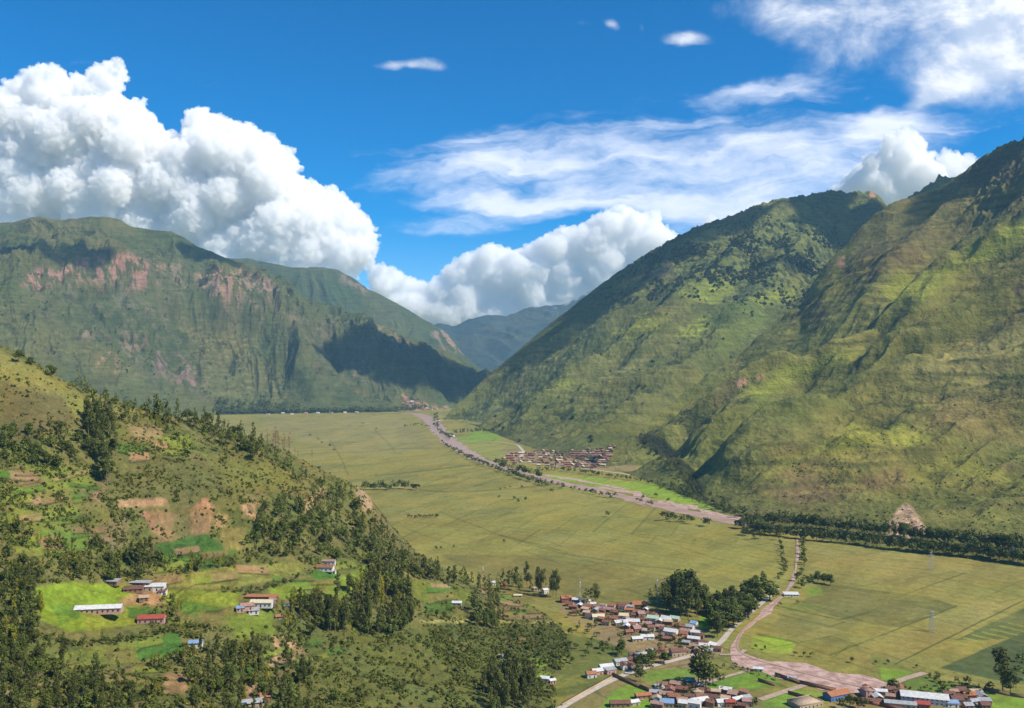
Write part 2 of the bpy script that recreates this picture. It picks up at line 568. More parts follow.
for pts, c, m_ in [([(790, 462), (850, 430), (925, 425), (930, 440), (870, 447), (800, 455)], LIME, .55), ([(760, 475), (800, 448), (810, 455), (775, 478)], LIME, .35),
                   ([(740, 395), (790, 365), (860, 345), (850, 360), (790, 385), (750, 402)], LIME, .5), ([(910, 285), (960, 250), (1024, 215), (1024, 240), (960, 275), (915, 305)], LIME, .55),
                   ([(880, 290), (905, 270), (920, 285), (895, 305)], LIME, .5), ([(880, 480), (960, 455), (1024, 480), (1024, 492), (950, 470), (900, 488)], LIME, .28),
                   ([(900, 370), (960, 340), (1024, 335), (1024, 370), (950, 380)], STRAW, .4), ([(920, 395), (1024, 380), (1024, 450), (960, 440)], (0.16, 0.135, 0.06), .5),
                   ([(800, 505), (760, 490), (800, 478), (850, 495)], (0.13, 0.085, 0.06), .55), ([(860, 480), (905, 470), (905, 485), (870, 490)], (0.14, 0.09, 0.065), .5),
                   ([(840, 210), (930, 190), (1000, 160), (1024, 170), (1024, 215), (950, 240), (870, 275)], (0.10, 0.092, 0.045), .5),
                   ([(955, 175), (1024, 130), (1024, 175), (975, 190)], (0.075, 0.065, 0.045), .75)]:
    cB = blend(cB, poly_mask(qx, qy, pts, 7) * m_, c)
rock_n = ridged(B.X / 55, B.Y / 55, 4, 0.6, 2.0)
for pts, m_ in [([(1000, 290), (1024, 280), (1024, 325), (1004, 318)], .9), ([(1003, 205), (1024, 195), (1024, 215), (1008, 215)], .8), ([(835, 262), (870, 250), (885, 272), (850, 285)], .6),
                ([(785, 305), (820, 300), (825, 322), (790, 322)], .8), ([(862, 250), (905, 225), (950, 240), (935, 275), (880, 268)], .35)]:
    cB = blend(cB, poly_mask(qx, qy, pts, 5) * m_ * sstep(rock_n, .3, .6), (0.055, 0.042, 0.034))
for pts, m_ in [([(735, 381), (746, 378), (749, 382), (738, 388)], .8), ([(755, 378), (764, 374), (765, 378), (757, 381)], .45), ([(836, 259), (843, 257), (845, 265), (839, 267)], .55)]:
    cB = blend(cB, poly_mask(pxB + wx * .2, pyB + wy * .2, pts, 2) * m_, PINK)
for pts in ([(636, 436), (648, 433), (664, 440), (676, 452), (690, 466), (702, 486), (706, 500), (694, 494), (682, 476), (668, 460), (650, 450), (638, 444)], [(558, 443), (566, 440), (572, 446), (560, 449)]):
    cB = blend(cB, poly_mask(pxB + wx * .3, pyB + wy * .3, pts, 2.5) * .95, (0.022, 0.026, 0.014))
# quarry scar at the foot
scar = poly_mask(pxB + wx * .3, pyB + wy * .2, [(886, 531), (893, 515), (903, 504), (912, 506), (925, 528), (926, 536), (890, 540)], 2.2)
cB = blend(cB, scar * (0.65 + 0.35 * sstep(rock_n, .35, .6)), (0.36, 0.27, 0.22))
cB = blend(cB, scar * sstep(fbm(B.X / 14, B.Y / 14, 3, seed=2), 0.05, .3) * 0.7, (0.15, 0.10, 0.08))
# terraces: thin bands that follow the contour
ter = np.sin(B.z / 5.2 + fbm(B.X / 140, B.Y / 140, 3, seed=5) * 5)
terz = sstep(fbm(B.X / 300, B.Y / 300, 3, seed=12), -0.05, 0.2)
cB = blend(cB, sstep(ter, 0.5, 0.95) * terz * 0.5, DARKG)
cB = blend(cB, sstep(-ter, 0.7, 0.98) * terz * 0.22, STRAW)
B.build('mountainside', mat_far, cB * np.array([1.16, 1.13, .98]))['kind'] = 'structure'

# ---- right mountain, far flank (A)
rowsA = [
    [G(446, 414.5), G(470, 425), G(500, 438), G(540, 452), G(600, 466), (px_u(640), 2600, 0), (px_u(700), 2900, 0), (px_u(800), 3400, 0), (px_u(1040), 4000, 0)],
    [S(446, 414, 4480), S(470, 408, 4550), S(500, 400, 4450), S(540, 390, 4200), S(600, 370, 4050), S(660, 335, 4150), S(700, 318, 4250), S(760, 300, 4350), S(840, 285, 4500), S(940, 260, 4600), S(1040, 240, 4600)],
    [S(446, 414, 4500), S(450, 409, 4560), S(470, 392, 4700), S(486, 378, 4880), S(500, 366, 4950), S(540, 331, 5050), S(560, 315, 5080), S(580, 299, 5100), S(600, 284, 5120), S(615, 273, 5150), S(630, 264, 5160), S(650, 251, 5180),
     S(672, 238, 5200), S(700, 227, 5230), S(740, 211, 5280), S(760, 203, 5300), S(780, 198, 5300), S(810, 193, 5330), S(828, 189, 5350), S(850, 191, 5380), S(870, 190, 5400), S(878, 194, 5400), S(888, 206, 5400), S(900, 201, 5350),
     S(920, 189, 5200), S(934, 180, 5150), S(939, 173, 5100), S(948, 176, 5100), S(960, 174, 5080), S(1000, 165, 5000), S(1040, 160, 5000)],
    [(px_u(446), 4900, -60), (px_u(500), 5700, -20), (px_u(600), 6300, 200), (px_u(740), 6600, 500), (px_u(870), 6700, 700), (px_u(1040), 6500, 700)],
]
A = Layer(px_u(446), px_u(1040), 950, rowsA, [260, 300, 40])
A.smooth_profile(20)
for pts, w, a in [([(783, 222), (735, 262), (690, 300), (640, 340), (590, 372), (530, 410)], 110, 90),
                  ([(700, 240), (650, 285), (600, 325), (550, 360), (500, 395)], 90, 45),
                  ([(820, 235), (790, 275), (750, 320), (700, 370), (640, 425)], 95, 70),
                  ([(750, 225), (700, 270), (640, 315), (580, 355), (520, 395)], 60, -45),
                  ([(838, 222), (812, 260), (775, 300), (720, 350), (660, 405), (610, 450)], 70, -75),
                  ([(855, 210), (850, 240), (830, 270)], 70, -40),
                  ([(672, 328), (620, 368), (560, 402), (520, 425)], 45, 36), ([(640, 392), (590, 425), (550, 445)], 36, 26),
                  ([(600, 300), (560, 345), (510, 385)], 50, -26)]:
    stroke(A, pts, w, a)
envA = sstep(A.v, 0.0, 0.45) * (1 - 0.8 * sstep(A.v, 1.7, 2.0))
fA = (-0.10, 0.995)
ribs(A, fA, 0, 440, 3000, 110, 5.4, envA, 0.27, oct_=4)
ribs(A, fA, 0, 130, 1000, 18, 1.4, envA, 0.4, oct_=4)
A.z += fbm(A.X / 70, A.Y / 70, 4, 0.6, 2.3) * 14 * (0.3 + 0.7 * envA)
A.z += (ridged(A.X / 34, A.Y / 50, 3, 0.5, 5.0) - .5) * 6.0 * envA
A.z += (ridged(A.X / 60, A.Y / 60, 4, .6, 9) - .5) * 26 * sstep(A.v, 1.6, 1.95) * sstep(A.u[:, None], px_u(560), px_u(700))
pxA, pyA = A.px()
wx = fbm(A.X / 130, A.Y / 130, 4, 0.6, 1.0) * 18; wy = fbm(A.X / 130, A.Y / 130, 4, 0.6, 6.0) * 12
qx, qy = pxA + wx, pyA + wy
cA = base_col(A, (0.078, 0.096, 0.028), (0.105, 0.115, 0.036), 420, 3.5, 0.25)
cA = blend(cA, sstep(fbm(A.X / 80, A.Y / 80, 5, 0.62, 4.4), 0.05, 0.3) * 0.5, DARKG)
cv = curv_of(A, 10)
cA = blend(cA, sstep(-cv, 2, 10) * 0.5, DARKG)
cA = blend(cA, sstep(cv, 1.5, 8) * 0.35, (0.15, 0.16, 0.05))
spk = sstep(fbm(A.X / 28, A.Y / 28, 3, 0.6, 8.8), 0.0, 0.16)
up = poly_mask(qx, qy, [(600, 300), (700, 240), (770, 215), (830, 230), (860, 260), (850, 300), (790, 300), (720, 290), (640, 300)], 12)
cA = blend(cA, up * 0.5, (0.125, 0.15, 0.045))
cA = blend(cA, up * spk * 0.85, (0.024, 0.036, 0.014))
for pts, c, m_ in [([(676, 292), (700, 282), (730, 272), (735, 290), (712, 302), (685, 300)], LIME, .8), ([(756, 296), (780, 287), (800, 290), (790, 302), (760, 306)], LIME, .8),
                   ([(612, 330), (640, 318), (668, 312), (662, 328), (625, 338)], LIME, .65), ([(678, 336), (700, 320), (712, 316), (708, 330), (690, 342)], LIME, .8),
                   ([(600, 375), (640, 358), (656, 350), (650, 358), (610, 380)], STRAW, .5), ([(550, 387), (570, 378), (590, 382), (560, 394)], LIME, .6),
                   ([(715, 312), (745, 300), (770, 315), (745, 345), (715, 350)], (0.10, 0.15, 0.03), .5),
                   ([(520, 340), (600, 290), (700, 262), (690, 300), (600, 330), (540, 360)], (0.075, 0.088, 0.03), .5)]:
    tb = 0.5 + 0.5 * sstep(np.sin(A.z / 4.5 + wx * .2), -.3, .5)
    cA = blend(cA, poly_mask(qx, qy, pts, 4) * m_ * tb, c)
ter = np.sin(A.z / 6.0 + fbm(A.X / 160, A.Y / 160, 3, seed=5) * 4)
cA = blend(cA, sstep(ter, 0.4, 0.95) * sstep(fbm(A.X / 350, A.Y / 350, 3, seed=15), -0.05, 0.2) * 0.4, DARKG)
cA = blend(cA, poly_mask(qx, qy, [(640, 262), (672, 262), (678, 285), (645, 278)], 6) * .6 * sstep(ridged(A.X / 60, A.Y / 60, 3), .35, .6), (0.12, 0.09, 0.07))
cA = blend(cA, poly_mask(pxA, pyA, [(870, 191), (876, 193), (875, 198), (870, 198)], 1.5) * .6, PINK)
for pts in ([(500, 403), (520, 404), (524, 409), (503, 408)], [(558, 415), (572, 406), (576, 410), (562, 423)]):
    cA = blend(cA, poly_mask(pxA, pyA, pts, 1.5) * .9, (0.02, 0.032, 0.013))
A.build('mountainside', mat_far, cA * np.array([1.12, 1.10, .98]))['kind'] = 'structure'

# ---- left mountain (L)
rowsL = [
    [(px_u(-170), 3000, 0), (px_u(0), 3600, 0), (px_u(100), 4300, 0), (px_u(200), 4900, 0), G(260, 414), G(340, 413), G(400, 412), G(440, 409.5), (px_u(500), 6400, 0)],
    [S(-170, 300, 3900), S(0, 300, 4500), S(60, 298, 4900), S(100, 300, 5100), S(170, 318, 5400), S(240, 325, 5600), S(300, 335, 5750), S(350, 350, 5850), S(400, 368, 5950), S(440, 385, 6150), S(500, 395, 6600)],
    [S(-170, 268, 4200), S(0, 272, 4800), S(60, 262, 5050), S(100, 260, 5250), S(170, 266, 5500), S(215, 275, 5650), S(260, 290, 5800), S(300, 310, 5900), S(350, 330, 6000), S(400, 352, 6100), S(440, 372, 6350), S(500, 391, 6700)],
    [S(-170, 240, 5400), S(-60, 228, 5500), S(0, 222, 5600), S(40, 217, 5700), S(70, 218, 5750), S(100, 222, 5800), S(140, 226, 5950), S(170, 230, 6050), S(182, 235, 6080), S(200, 245, 6100), S(225, 256, 6150), S(250, 265, 6200), S(265, 276, 6220),
     S(281, 286, 6250), S(297, 298, 6280), S(325, 305, 6300), S(343, 315, 6350), S(366, 319, 6400), S(384, 325, 6450), S(402, 335, 6550), S(436, 347, 6700), S(468, 363, 6900), S(488, 377, 7000), S(500, 388, 7050)],
    [(px_u(-170), 6500, 500), (px_u(0), 6900, 700), (px_u(200), 7200, 600), (px_u(400), 7600, 200), (px_u(500), 7600, -50)],
]
L = Layer(px_u(-170), px_u(500), 950, rowsL, [230, 130, 200, 30])
L.smooth_profile(8)
for pts, w, a in [([(270, 285), (280, 320), (300, 350), (330, 385), (360, 405)], 130, 90), ([(340, 318), (370, 345), (405, 375), (430, 400)], 100, 70),
                  ([(195, 250), (200, 290), (235, 340), (255, 400)], 120, -90), ([(100, 225), (120, 262), (145, 320), (190, 385)], 140, 60),
                  ([(310, 310), (330, 350), (365, 390), (385, 408)], 80, -60), ([(0, 300), (50, 310), (100, 340), (160, 385), (210, 408)], 90, 70), ([(30, 330), (90, 355), (150, 395)], 80, 50),
                  ([(55, 290), (110, 330), (150, 370), (190, 405)], 70, -60)]:
    stroke(L, pts, w, a)
envL = sstep(L.v, 0.0, 0.5) * (1 - 0.85 * sstep(L.v, 2.7, 3.0))
sL = (0.86, 0.51)
ribs(L, sL, 0, 620, 2600, 210, 3.1, envL, 0.32)
ribs(L, sL, 0, 190, 620, 60, 6.4, envL, 0.45)
L.z += fbm(L.X / 90, L.Y / 90, 4, 0.6, 2.3) * 18 * (0.2 + 0.8 * envL)
cl = sstep(L.v, 0.9, 1.2) * (1 - sstep(L.v, 2.2, 2.5))
L.z += (ridged(L.X / 70, L.Y / 130, 4, 0.55, 1.0) - .5) * 46 * cl
L.z = np.maximum(L.z, np.where(L.v < 1, 1 + 60 * L.v, -500) * sstep(L.v, 0, .02))
pxL, pyL = L.px()
wx = fbm(L.X / 160, L.Y / 160, 4, 0.6, 1.0) * 20; wy = fbm(L.X / 160, L.Y / 160, 4, 0.6, 6.0) * 14
qx, qy = pxL + wx, pyL + wy
cL = base_col(L, (0.062, 0.088, 0.030), (0.088, 0.105, 0.038), 500, 2.5, 0.3)
cL = blend(cL, sstep(fbm(L.X / 110, L.Y / 110, 5, 0.62, 4.4), 0.08, 0.3) * 0.4, DARKG)
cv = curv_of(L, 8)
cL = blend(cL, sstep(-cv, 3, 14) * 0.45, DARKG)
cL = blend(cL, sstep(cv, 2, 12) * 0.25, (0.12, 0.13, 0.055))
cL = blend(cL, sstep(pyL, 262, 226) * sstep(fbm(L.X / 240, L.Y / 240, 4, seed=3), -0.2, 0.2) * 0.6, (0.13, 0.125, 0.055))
rk = ridged(L.X / 90, L.Y / 200, 5, 0.6, 7.0); rk2 = fbm(L.X / 45, L.Y / 45, 4, 0.65, 3.0)
for pts, c, m_ in [([(15, 290), (30, 276), (70, 262), (110, 256), (160, 262), (168, 272), (150, 285), (120, 290), (80, 280), (50, 285), (30, 292)], (0.30, 0.175, 0.14), .85),
                   ([(165, 262), (185, 270), (182, 288), (165, 280)], ROCK, .5),
                   ([(192, 272), (215, 268), (240, 278), (238, 300), (232, 310), (222, 295), (200, 292)], ROCK, .8), ([(225, 270), (262, 275), (282, 290), (270, 298), (240, 285)], ROCK, .7),
                   ([(245, 300), (262, 306), (256, 316), (244, 312)], ROCK, .5), ([(75, 320), (95, 325), (98, 345), (85, 345)], ROCK, .5), ([(120, 330), (145, 345), (140, 365), (122, 350)], ROCK, .45),
                   ([(150, 355), (180, 352), (205, 375), (205, 395), (180, 385), (155, 370)], (0.26, 0.17, 0.17), .7), ([(98, 360), (112, 360), (114, 372), (100, 370)], PINK, .8),
                   ([(270, 300), (300, 320), (345, 325), (340, 340), (290, 330)], GREY, .4), ([(365, 318), (395, 330), (402, 345), (392, 345), (370, 330)], ROCK, .65),
                   ([(355, 360), (365, 365), (362, 378), (352, 375)], ROCK, .5), ([(30, 300), (60, 310), (55, 325), (35, 318)], GREY, .3), ([(100, 290), (150, 300), (165, 330), (130, 320)], GREY, .35)]:
    cL = blend(cL, poly_mask(qx, qy, pts, 6) * m_ * sstep(rk * .7 + rk2 * .8, .30, .50), c)
    cL = blend(cL, poly_mask(qx, qy, pts, 9) * m_ * sstep(-rk2, .12, .3) * .7, (0.06, 0.05, 0.042))
# broken purple-brown rock bands down the middle of the face
mid = poly_mask(qx, qy, [(20, 270), (170, 262), (260, 282), (330, 322), (390, 345), (420, 400), (330, 392), (280, 330), (255, 335), (215, 400), (150, 385), (90, 340), (30, 310)], 16)
stk = ridged(L.X / 60, L.Y / 210, 5, 0.6, 11.0)
cL = blend(cL, mid * sstep(stk + rk2 * .5, .50, .72) * .28, (0.17, 0.125, 0.105))
cL = blend(cL, mid * sstep(-stk - rk2 * .4, -.36, -.2) * .35, (0.035, 0.042, 0.022))
# terraced fields low on the slope
tz = np.maximum(poly_mask(qx, qy, [(180, 325), (215, 318), (250, 345), (285, 390), (275, 402), (215, 395), (200, 360)], 8), poly_mask(qx, qy, [(0, 300), (40, 320), (110, 350), (150, 385), (90, 370), (0, 350)], 8) * .7)
tb = np.sin(L.z / 7.0 + fbm(L.X / 160, L.Y / 160, 4, .6, seed=8) * 9) * sstep(fbm(L.X / 60, L.Y / 120, 4, .6, 4), -.25, .15)
cL = blend(cL, tz * 0.55, (0.13, 0.135, 0.05))
cL = blend(cL, tz * sstep(tb, .2, .9) * 0.5, (0.04, 0.055, 0.022))
cL = blend(cL, tz * sstep(-tb, .6, .95) * 0.4, STRAW)
cL = blend(cL, poly_mask(qx, qy, [(405, 396), (418, 400), (440, 405), (450, 413), (402, 413)], 2.5) * .8 * sstep(rk2, -.1, .12), PINK)
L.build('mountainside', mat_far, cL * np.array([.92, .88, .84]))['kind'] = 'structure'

# ---- left mountain, second ridge behind (K)
rowsK = [
    [(px_u(120), 7300, 100), (px_u(300), 7600, 0), (px_u(430), 7700, 0), (px_u(500), 7900, 0)],
    [S(120, 262, 8400), S(200, 256, 8500), S(250, 260, 8500), S(265, 262, 8500), S(297, 268, 8550), S(315, 268, 8600), S(337, 270, 8650), S(352, 277, 8700), S(368, 288, 8750), S(390, 298, 8800), S(412, 311, 8850), S(436, 325, 8900),
     S(449, 334, 8900), S(457, 346, 8950), S(468, 358, 9000), S(486, 374, 9000), S(500, 385, 9100)],
    [(px_u(120), 9500, 600), (px_u(300), 9800, 600), (px_u(500), 9900, 0)],
]
K = Layer(px_u(120), px_u(500), 520, rowsK, [260, 30])
envK = sstep(K.v, 0.0, 0.4) * (1 - 0.85 * sstep(K.v, 0.8, 1.0))
ribs(K, (0.8, 0.6), 0, 700, 2600, 260, 9.3, envK, 0.35)
K.z += fbm(K.X / 120, K.Y / 120, 4, 0.6, 2.3) * 25 * (0.2 + envK)
cK = base_col(K, (0.055, 0.082, 0.030), (0.088, 0.105, 0.042), 600, 2.5, 0.3)
pxK, pyK = K.px()
cK = blend(cK, poly_mask(pxK, pyK, [(436, 322), (452, 333), (462, 352), (445, 350), (432, 335)], 5) * sstep(fbm(K.X / 80, K.Y / 80, 4, seed=1), -.1, .15) * .7, ROCK)
cK = blend(cK, poly_mask(pxK, pyK, [(335, 268), (368, 285), (365, 294), (340, 280)], 5) * sstep(fbm(K.X / 80, K.Y / 80, 4, seed=3), -.1, .15) * .5, ROCK)
K.build('mountainside', mat_far, cK * .85)['kind'] = 'structure'

# ---- far blue mountain closing the valley (M)
rowsM = [
    [(px_u(380), 9600, 0), (px_u(520), 9700, 0), (px_u(760), 9800, 0)],
    [S(380, 336, 11300), S(420, 328, 11500), S(440, 323, 11500), S(455, 325, 11600), S(470, 318, 11800), S(488, 315, 12000), S(505, 316, 12000), S(525, 309, 12100), S(545, 305, 12200), S(560, 305, 12250), S(578, 297, 12300),
     S(600, 286, 12300), S(640, 270, 12300), S(760, 280, 12300)],
    [(px_u(380), 12700, 500), (px_u(520), 13000, 700), (px_u(760), 13100, 800)],
]
M = Layer(px_u(380), px_u(760), 420, rowsM, [220, 30])
envM = sstep(M.v, 0.0, 0.3) * (1 - 0.8 * sstep(M.v, 0.85, 1.0))
ribs(M, (0.75, 0.66), 0, 1100, 3600, 200, 4.3, envM, 0.35, oct_=4)
M.z += fbm(M.X / 200, M.Y / 200, 4, 0.6, 2.3) * 28
cM = base_col(M, (0.03, 0.052, 0.055), (0.055, 0.075, 0.06), 700, 2.5, 0.3)
snow = sstep(M.z + fbm(M.X / 150, M.Y / 150, 4, 0.6, 3) * 320, 1100, 1240) * sstep(ridged(M.X / 300, M.Y / 300, 4), .35, .6)
cM = blend(cM, snow * .35, (0.6, 0.65, 0.7))
M.build('mountainside', mat_far, cM)['kind'] = 'structure'
# valley between mountains closes with rising ground behind the river bend

# ---- the flat valley floor: one sheet out to the horizon
def floor_rows():
    pys = np.concatenate([np.arange(960, 720, -6), np.arange(720, 408, -0.5)])
    w = proj_uw(np.full(pys.shape, 512.), pys)[1]
    y = -CAM_Z / w
    return np.concatenate([[60, 90], y, [5900, 6200, 6600, 7200, 8000, 9500, 12000, 16000, 25000, 45000]])


fy = floor_rows()
fu = np.linspace(px_u(-400), px_u(1400), 1900)
F_Y = np.broadcast_to(fy[None, :], (len(fu), len(fy)))
F_X = fu[:, None] * F_Y
F_Z = np.zeros(F_X.shape)
fpx, fpy = to_px(F_X, F_Y, F_Z)
wx = fbm(F_X / 60, F_Y / 60, 3, 0.6, 1.0) * 3.0; wy = fbm(F_X / 60, F_Y / 60, 3, 0.6, 6.0) * 1.6
cF = np.zeros(F_X.shape + (3,)) + np.array([0.190, 0.176, 0.050])
big = fbm(F_X / 260, F_Y / 420, 5, 0.55, 3.0)
cF = blend(cF, sstep(big, -.05, .3) * .55, (0.205, 0.190, 0.058))
cF = blend(cF, sstep(-big, .0, .3) * .5, (0.150, 0.145, 0.055))
near = fpy < 708 + 60
FIELD = [
    # (polygon, colour, strength)
    ([(265, 420), (400, 417), (425, 432), (430, 450), (350, 455), (270, 432)], (0.205, 0.185, 0.080), .8),
    ([(360, 420), (402, 428), (432, 448), (395, 452), (372, 438)], (0.215, 0.195, 0.085), .6),
    ([(395, 428), (420, 430), (440, 445), (425, 450), (400, 447)], (0.19, 0.175, 0.075), .8),
    ([(380, 494), (540, 486), (560, 520), (440, 545), (400, 540)], (0.185, 0.180, 0.052), .6),
    ([(440, 555), (560, 555), (690, 580), (640, 600), (520, 600)], (0.145, 0.130, 0.045), .85),
    ([(455, 545), (480, 535), (640, 560), (700, 572), (690, 585), (560, 560)], (0.21, 0.20, 0.058), .3),
    ([(560, 498), (720, 525), (780, 555), (785, 580), (700, 575), (600, 550), (520, 530)], (0.195, 0.190, 0.050), .6),
    ([(800, 545), (1024, 563), (1024, 580), (930, 590), (820, 580)], (0.205, 0.180, 0.060), .8),
    ([(820, 583), (930, 597), (956, 607), (900, 628), (850, 622), (800, 605)], (0.115, 0.115, 0.040), .9),
    ([(790, 610), (860, 622), (900, 632), (860, 652), (800, 640), (770, 625)], (0.175, 0.165, 0.055), .8),
    ([(905, 632), (990, 598), (1020, 602), (900, 662), (850, 655)], (0.205, 0.180, 0.065), .7),
    ([(835, 655), (890, 660), (905, 668), (870, 668)], (0.17, 0.14, 0.07), .6),
    ([(760, 648), (830, 655), (800, 665), (750, 655)], (0.17, 0.17, 0.05), .5),
    ([(940, 668), (1024, 632), (1100, 600), (1200, 640), (1200, 690), (1024, 685), (985, 678)], (0.052, 0.090, 0.038), .95),
    ([(955, 640), (1024, 608), (1100, 575), (1200, 600), (1100, 620), (1024, 637), (990, 640)], (0.060, 0.090, 0.036), .85),
    ([(700, 570), (775, 572), (778, 590), (700, 592)], (0.19, 0.185, 0.055), .5),
    ([(450, 441), (475, 431), (505, 430), (500, 441), (470, 443)], (0.14, 0.26, 0.035), .95),
    ([(462, 447), (480, 443), (510, 445), (528, 453), (520, 461), (500, 462), (475, 457)], (0.20, 0.21, 0.065), .9),
    ([(535, 473), (600, 478), (700, 488), (718, 502), (710, 512), (660, 500), (600, 487), (556, 480)], (0.17, 0.30, 0.030), .9),
    ([(700, 488), (740, 510), (735, 515), (710, 508)], (0.15, 0.24, 0.035), .7),
    ([(636, 594), (668, 596), (680, 604), (665, 612), (640, 600)], (0.085, 0.17, 0.030), .9),
    ([(634, 597), (650, 596), (672, 607), (664, 616), (640, 612)], (0.17, 0.145, 0.050), .85),
    ([(752, 637), (775, 636), (796, 644), (790, 653), (768, 653), (750, 649)], (0.20, 0.34, 0.03), .95),
    ([(804, 587), (820, 587), (824, 594), (810, 597)], (0.14, 0.25, 0.035), .9),
    ([(782, 605), (800, 602), (830, 606), (810, 612), (785, 612)], (0.15, 0.175, 0.04), .6),
    ([(700, 617), (710, 616), (711, 628), (699, 628)], (0.17, 0.30, 0.03), .85),
    ([(700, 680), (740, 672), (770, 672), (782, 684), (740, 694), (705, 690)], (0.115, 0.21, 0.034), .95),
    ([(740, 705), (790, 688), (830, 695), (825, 712), (780, 725), (735, 725)], (0.125, 0.225, 0.034), .95),
    ([(610, 690), (632, 682), (660, 700), (640, 725), (590, 725)], (0.130, 0.24, 0.030), .95),
    ([(645, 670), (690, 668), (700, 676), (660, 688), (640, 680)], (0.125, 0.215, 0.036), .9),
    ([(870, 655), (900, 665), (930, 676), (960, 690), (1024, 690), (1024, 706), (940, 700), (880, 680)], (0.120, 0.155, 0.040), .8),
    ([(975, 690), (1024, 694), (1024, 720), (980, 715)], (0.14, 0.26, 0.034), .9),
    ([(880, 668), (910, 672), (900, 682), (882, 680)], (0.15, 0.25, 0.034), .8),
    # village earth
    ([(560, 602), (640, 605), (700, 630), (725, 650), (700, 670), (650, 660), (600, 640), (560, 612)], (0.22, 0.15, 0.105), .75),
    ([(570, 690), (640, 650), (700, 660), (720, 675), (640, 700), (600, 725), (560, 725)], (0.20, 0.14, 0.10), .5),
    ([(690, 690), (780, 695), (880, 690), (990, 700), (1000, 760), (690, 760)], (0.20, 0.13, 0.09), .6),
    ([(500, 448), (520, 458), (600, 470), (640, 470), (616, 448), (560, 455)], (0.24, 0.165, 0.125), .9),
    # green under the wooded bank
    ([(540, 628), (600, 640), (640, 655), (600, 690), (540, 700), (480, 700), (450, 660), (480, 628)], (0.075, 0.105, 0.028), .9),
]
for pts, c, m_ in FIELD:
    if c[1] > c[0] * 1.5: c = (c[0] * 1.02, c[1] * .90, c[2] * 1.0)
    cF = blend(cF, poly_mask(fpx + wx * .5, fpy + wy * .4, pts, 1.0) * m_, c)
# patchwork of plots between the tracks
for (ang, sw, sl, x0, x1, y0, y1) in ((math.radians(28), 46, 120, 0, 900, 500, 1400), (math.radians(-17), 60, 150, -900, 900, 1250, 2300), (math.radians(-6), 90, 230, -1400, 300, 2200, 6000)):
    a_ = (F_X * math.cos(ang) + F_Y * math.sin(ang)); b_ = (-F_X * math.sin(ang) + F_Y * math.cos(ang))
    j1 = np.floor(b_ / sl); a2 = a_ / sw + np.sin(j1 * 12.9898) * 3.7
    i1 = np.floor(a2)
    hsh = np.sin(i1 * 127.1 + j1 * 311.7) * 43758.5453; hsh = hsh - np.floor(hsh)
    ea = np.minimum(a2 - i1, 1 - (a2 - i1)) * sw; eb = (b_ / sl - j1); eb = np.minimum(eb, 1 - eb) * sl
    zone = sstep(F_Y, y0, y0 + 60) * (1 - sstep(F_Y, y1 - 60, y1)) * (F_X > x0) * (F_X < x1)
    cF = blend(cF, zone * np.clip(hsh * 1.3 - .62, 0, 1) * .5, (0.125, 0.135, 0.040))
    cF = blend(cF, zone * np.clip(.38 - hsh, 0, 1) * .9, (0.235, 0.205, 0.075))
    wdt = .9 + F_Y / 1400
    lin = (1 - sstep(np.minimum(ea, eb), wdt * .5, wdt * 1.6)) * (hsh > .45)
    cF = blend(cF, zone * lin * .5, (0.055, 0.07, 0.025))
for pts, c in (([(612, 692), (632, 683), (655, 698), (640, 725), (590, 725)], (0.13, 0.24, .03)), ([(645, 671), (690, 669), (700, 676), (664, 684), (642, 680)], (.12, .20, .035)), ([(702, 681), (740, 673), (770, 673), (780, 682), (742, 690), (708, 688)], (.12, .22, .034)),
               ([(762, 700), (792, 690), (832, 694), (828, 702), (800, 706), (765, 708)], (.13, .23, .034)), ([(976, 694), (1024, 698), (1024, 720), (978, 715)], (.14, .25, .034)), ([(700, 617), (711, 616), (712, 628), (699, 628)], (.17, .30, .03)),
               ([(880, 668), (912, 672), (902, 681), (882, 680)], (.14, .23, .034)), ([(900, 676), (950, 682), (985, 690), (940, 694), (905, 688)], (.10, .15, .034))):
    cF = blend(cF, poly_mask(fpx + wx * .3, fpy + wy * .3, pts, .9) * .9, c)
# field edges and ditches
EDGE = [([(375, 430), (390, 445), (395, 452)], .5), ([(380, 450), (430, 448)], .4), ([(270, 455), (350, 452), (380, 451)], .25), ([(330, 440), (342, 460), (348, 475)], .6),
        ([(375, 476), (430, 470), (500, 462)], .6), ([(420, 490), (445, 492), (500, 490), (555, 484)], .6), ([(440, 512), (500, 535), (560, 553), (640, 566), (700, 572)], .5),
        ([(405, 528), (450, 545)], .4), ([(500, 535), (520, 540), (560, 550)], .5), ([(600, 527), (660, 540), (720, 560)], .25), ([(880, 596), (930, 600), (957, 606)], .5),
        ([(830, 655), (900, 628), (957, 606)], .75), ([(895, 664), (940, 642), (1024, 600), (1100, 565)], .95), ([(900, 596), (965, 573)], .7), ([(782, 607), (840, 620), (870, 612)], .7),
        ([(778, 614), (830, 627), (845, 622)], .6), ([(757, 634), (796, 642)], .7), ([(850, 560), (920, 562)], .2), ([(985, 598), (1010, 585), (1024, 580)], .4),
        ([(835, 656), (850, 645), (858, 646)], .7), ([(560, 500), (640, 520), (700, 535)], .22), ([(430, 480), (500, 472), (540, 478)], .3)]
for pts, m_ in EDGE:
    cF = blend(cF, line_mask(fpx + wx * .4, fpy + wy * .4, pts, 0.5, 0.8) * min(1, m_ * 1.05), (0.035, 0.05, 0.018))
# ribbed vegetable beds at right
for i in range(7):
    x0 = 955 + i * 9; y0 = 641 - i * 3.0
    cF = blend(cF, line_mask(fpx, fpy, [(x0, y0), (x0 + 26, y0 + 6)], .7, .6) * .8, (0.20, 0.22, 0.045))
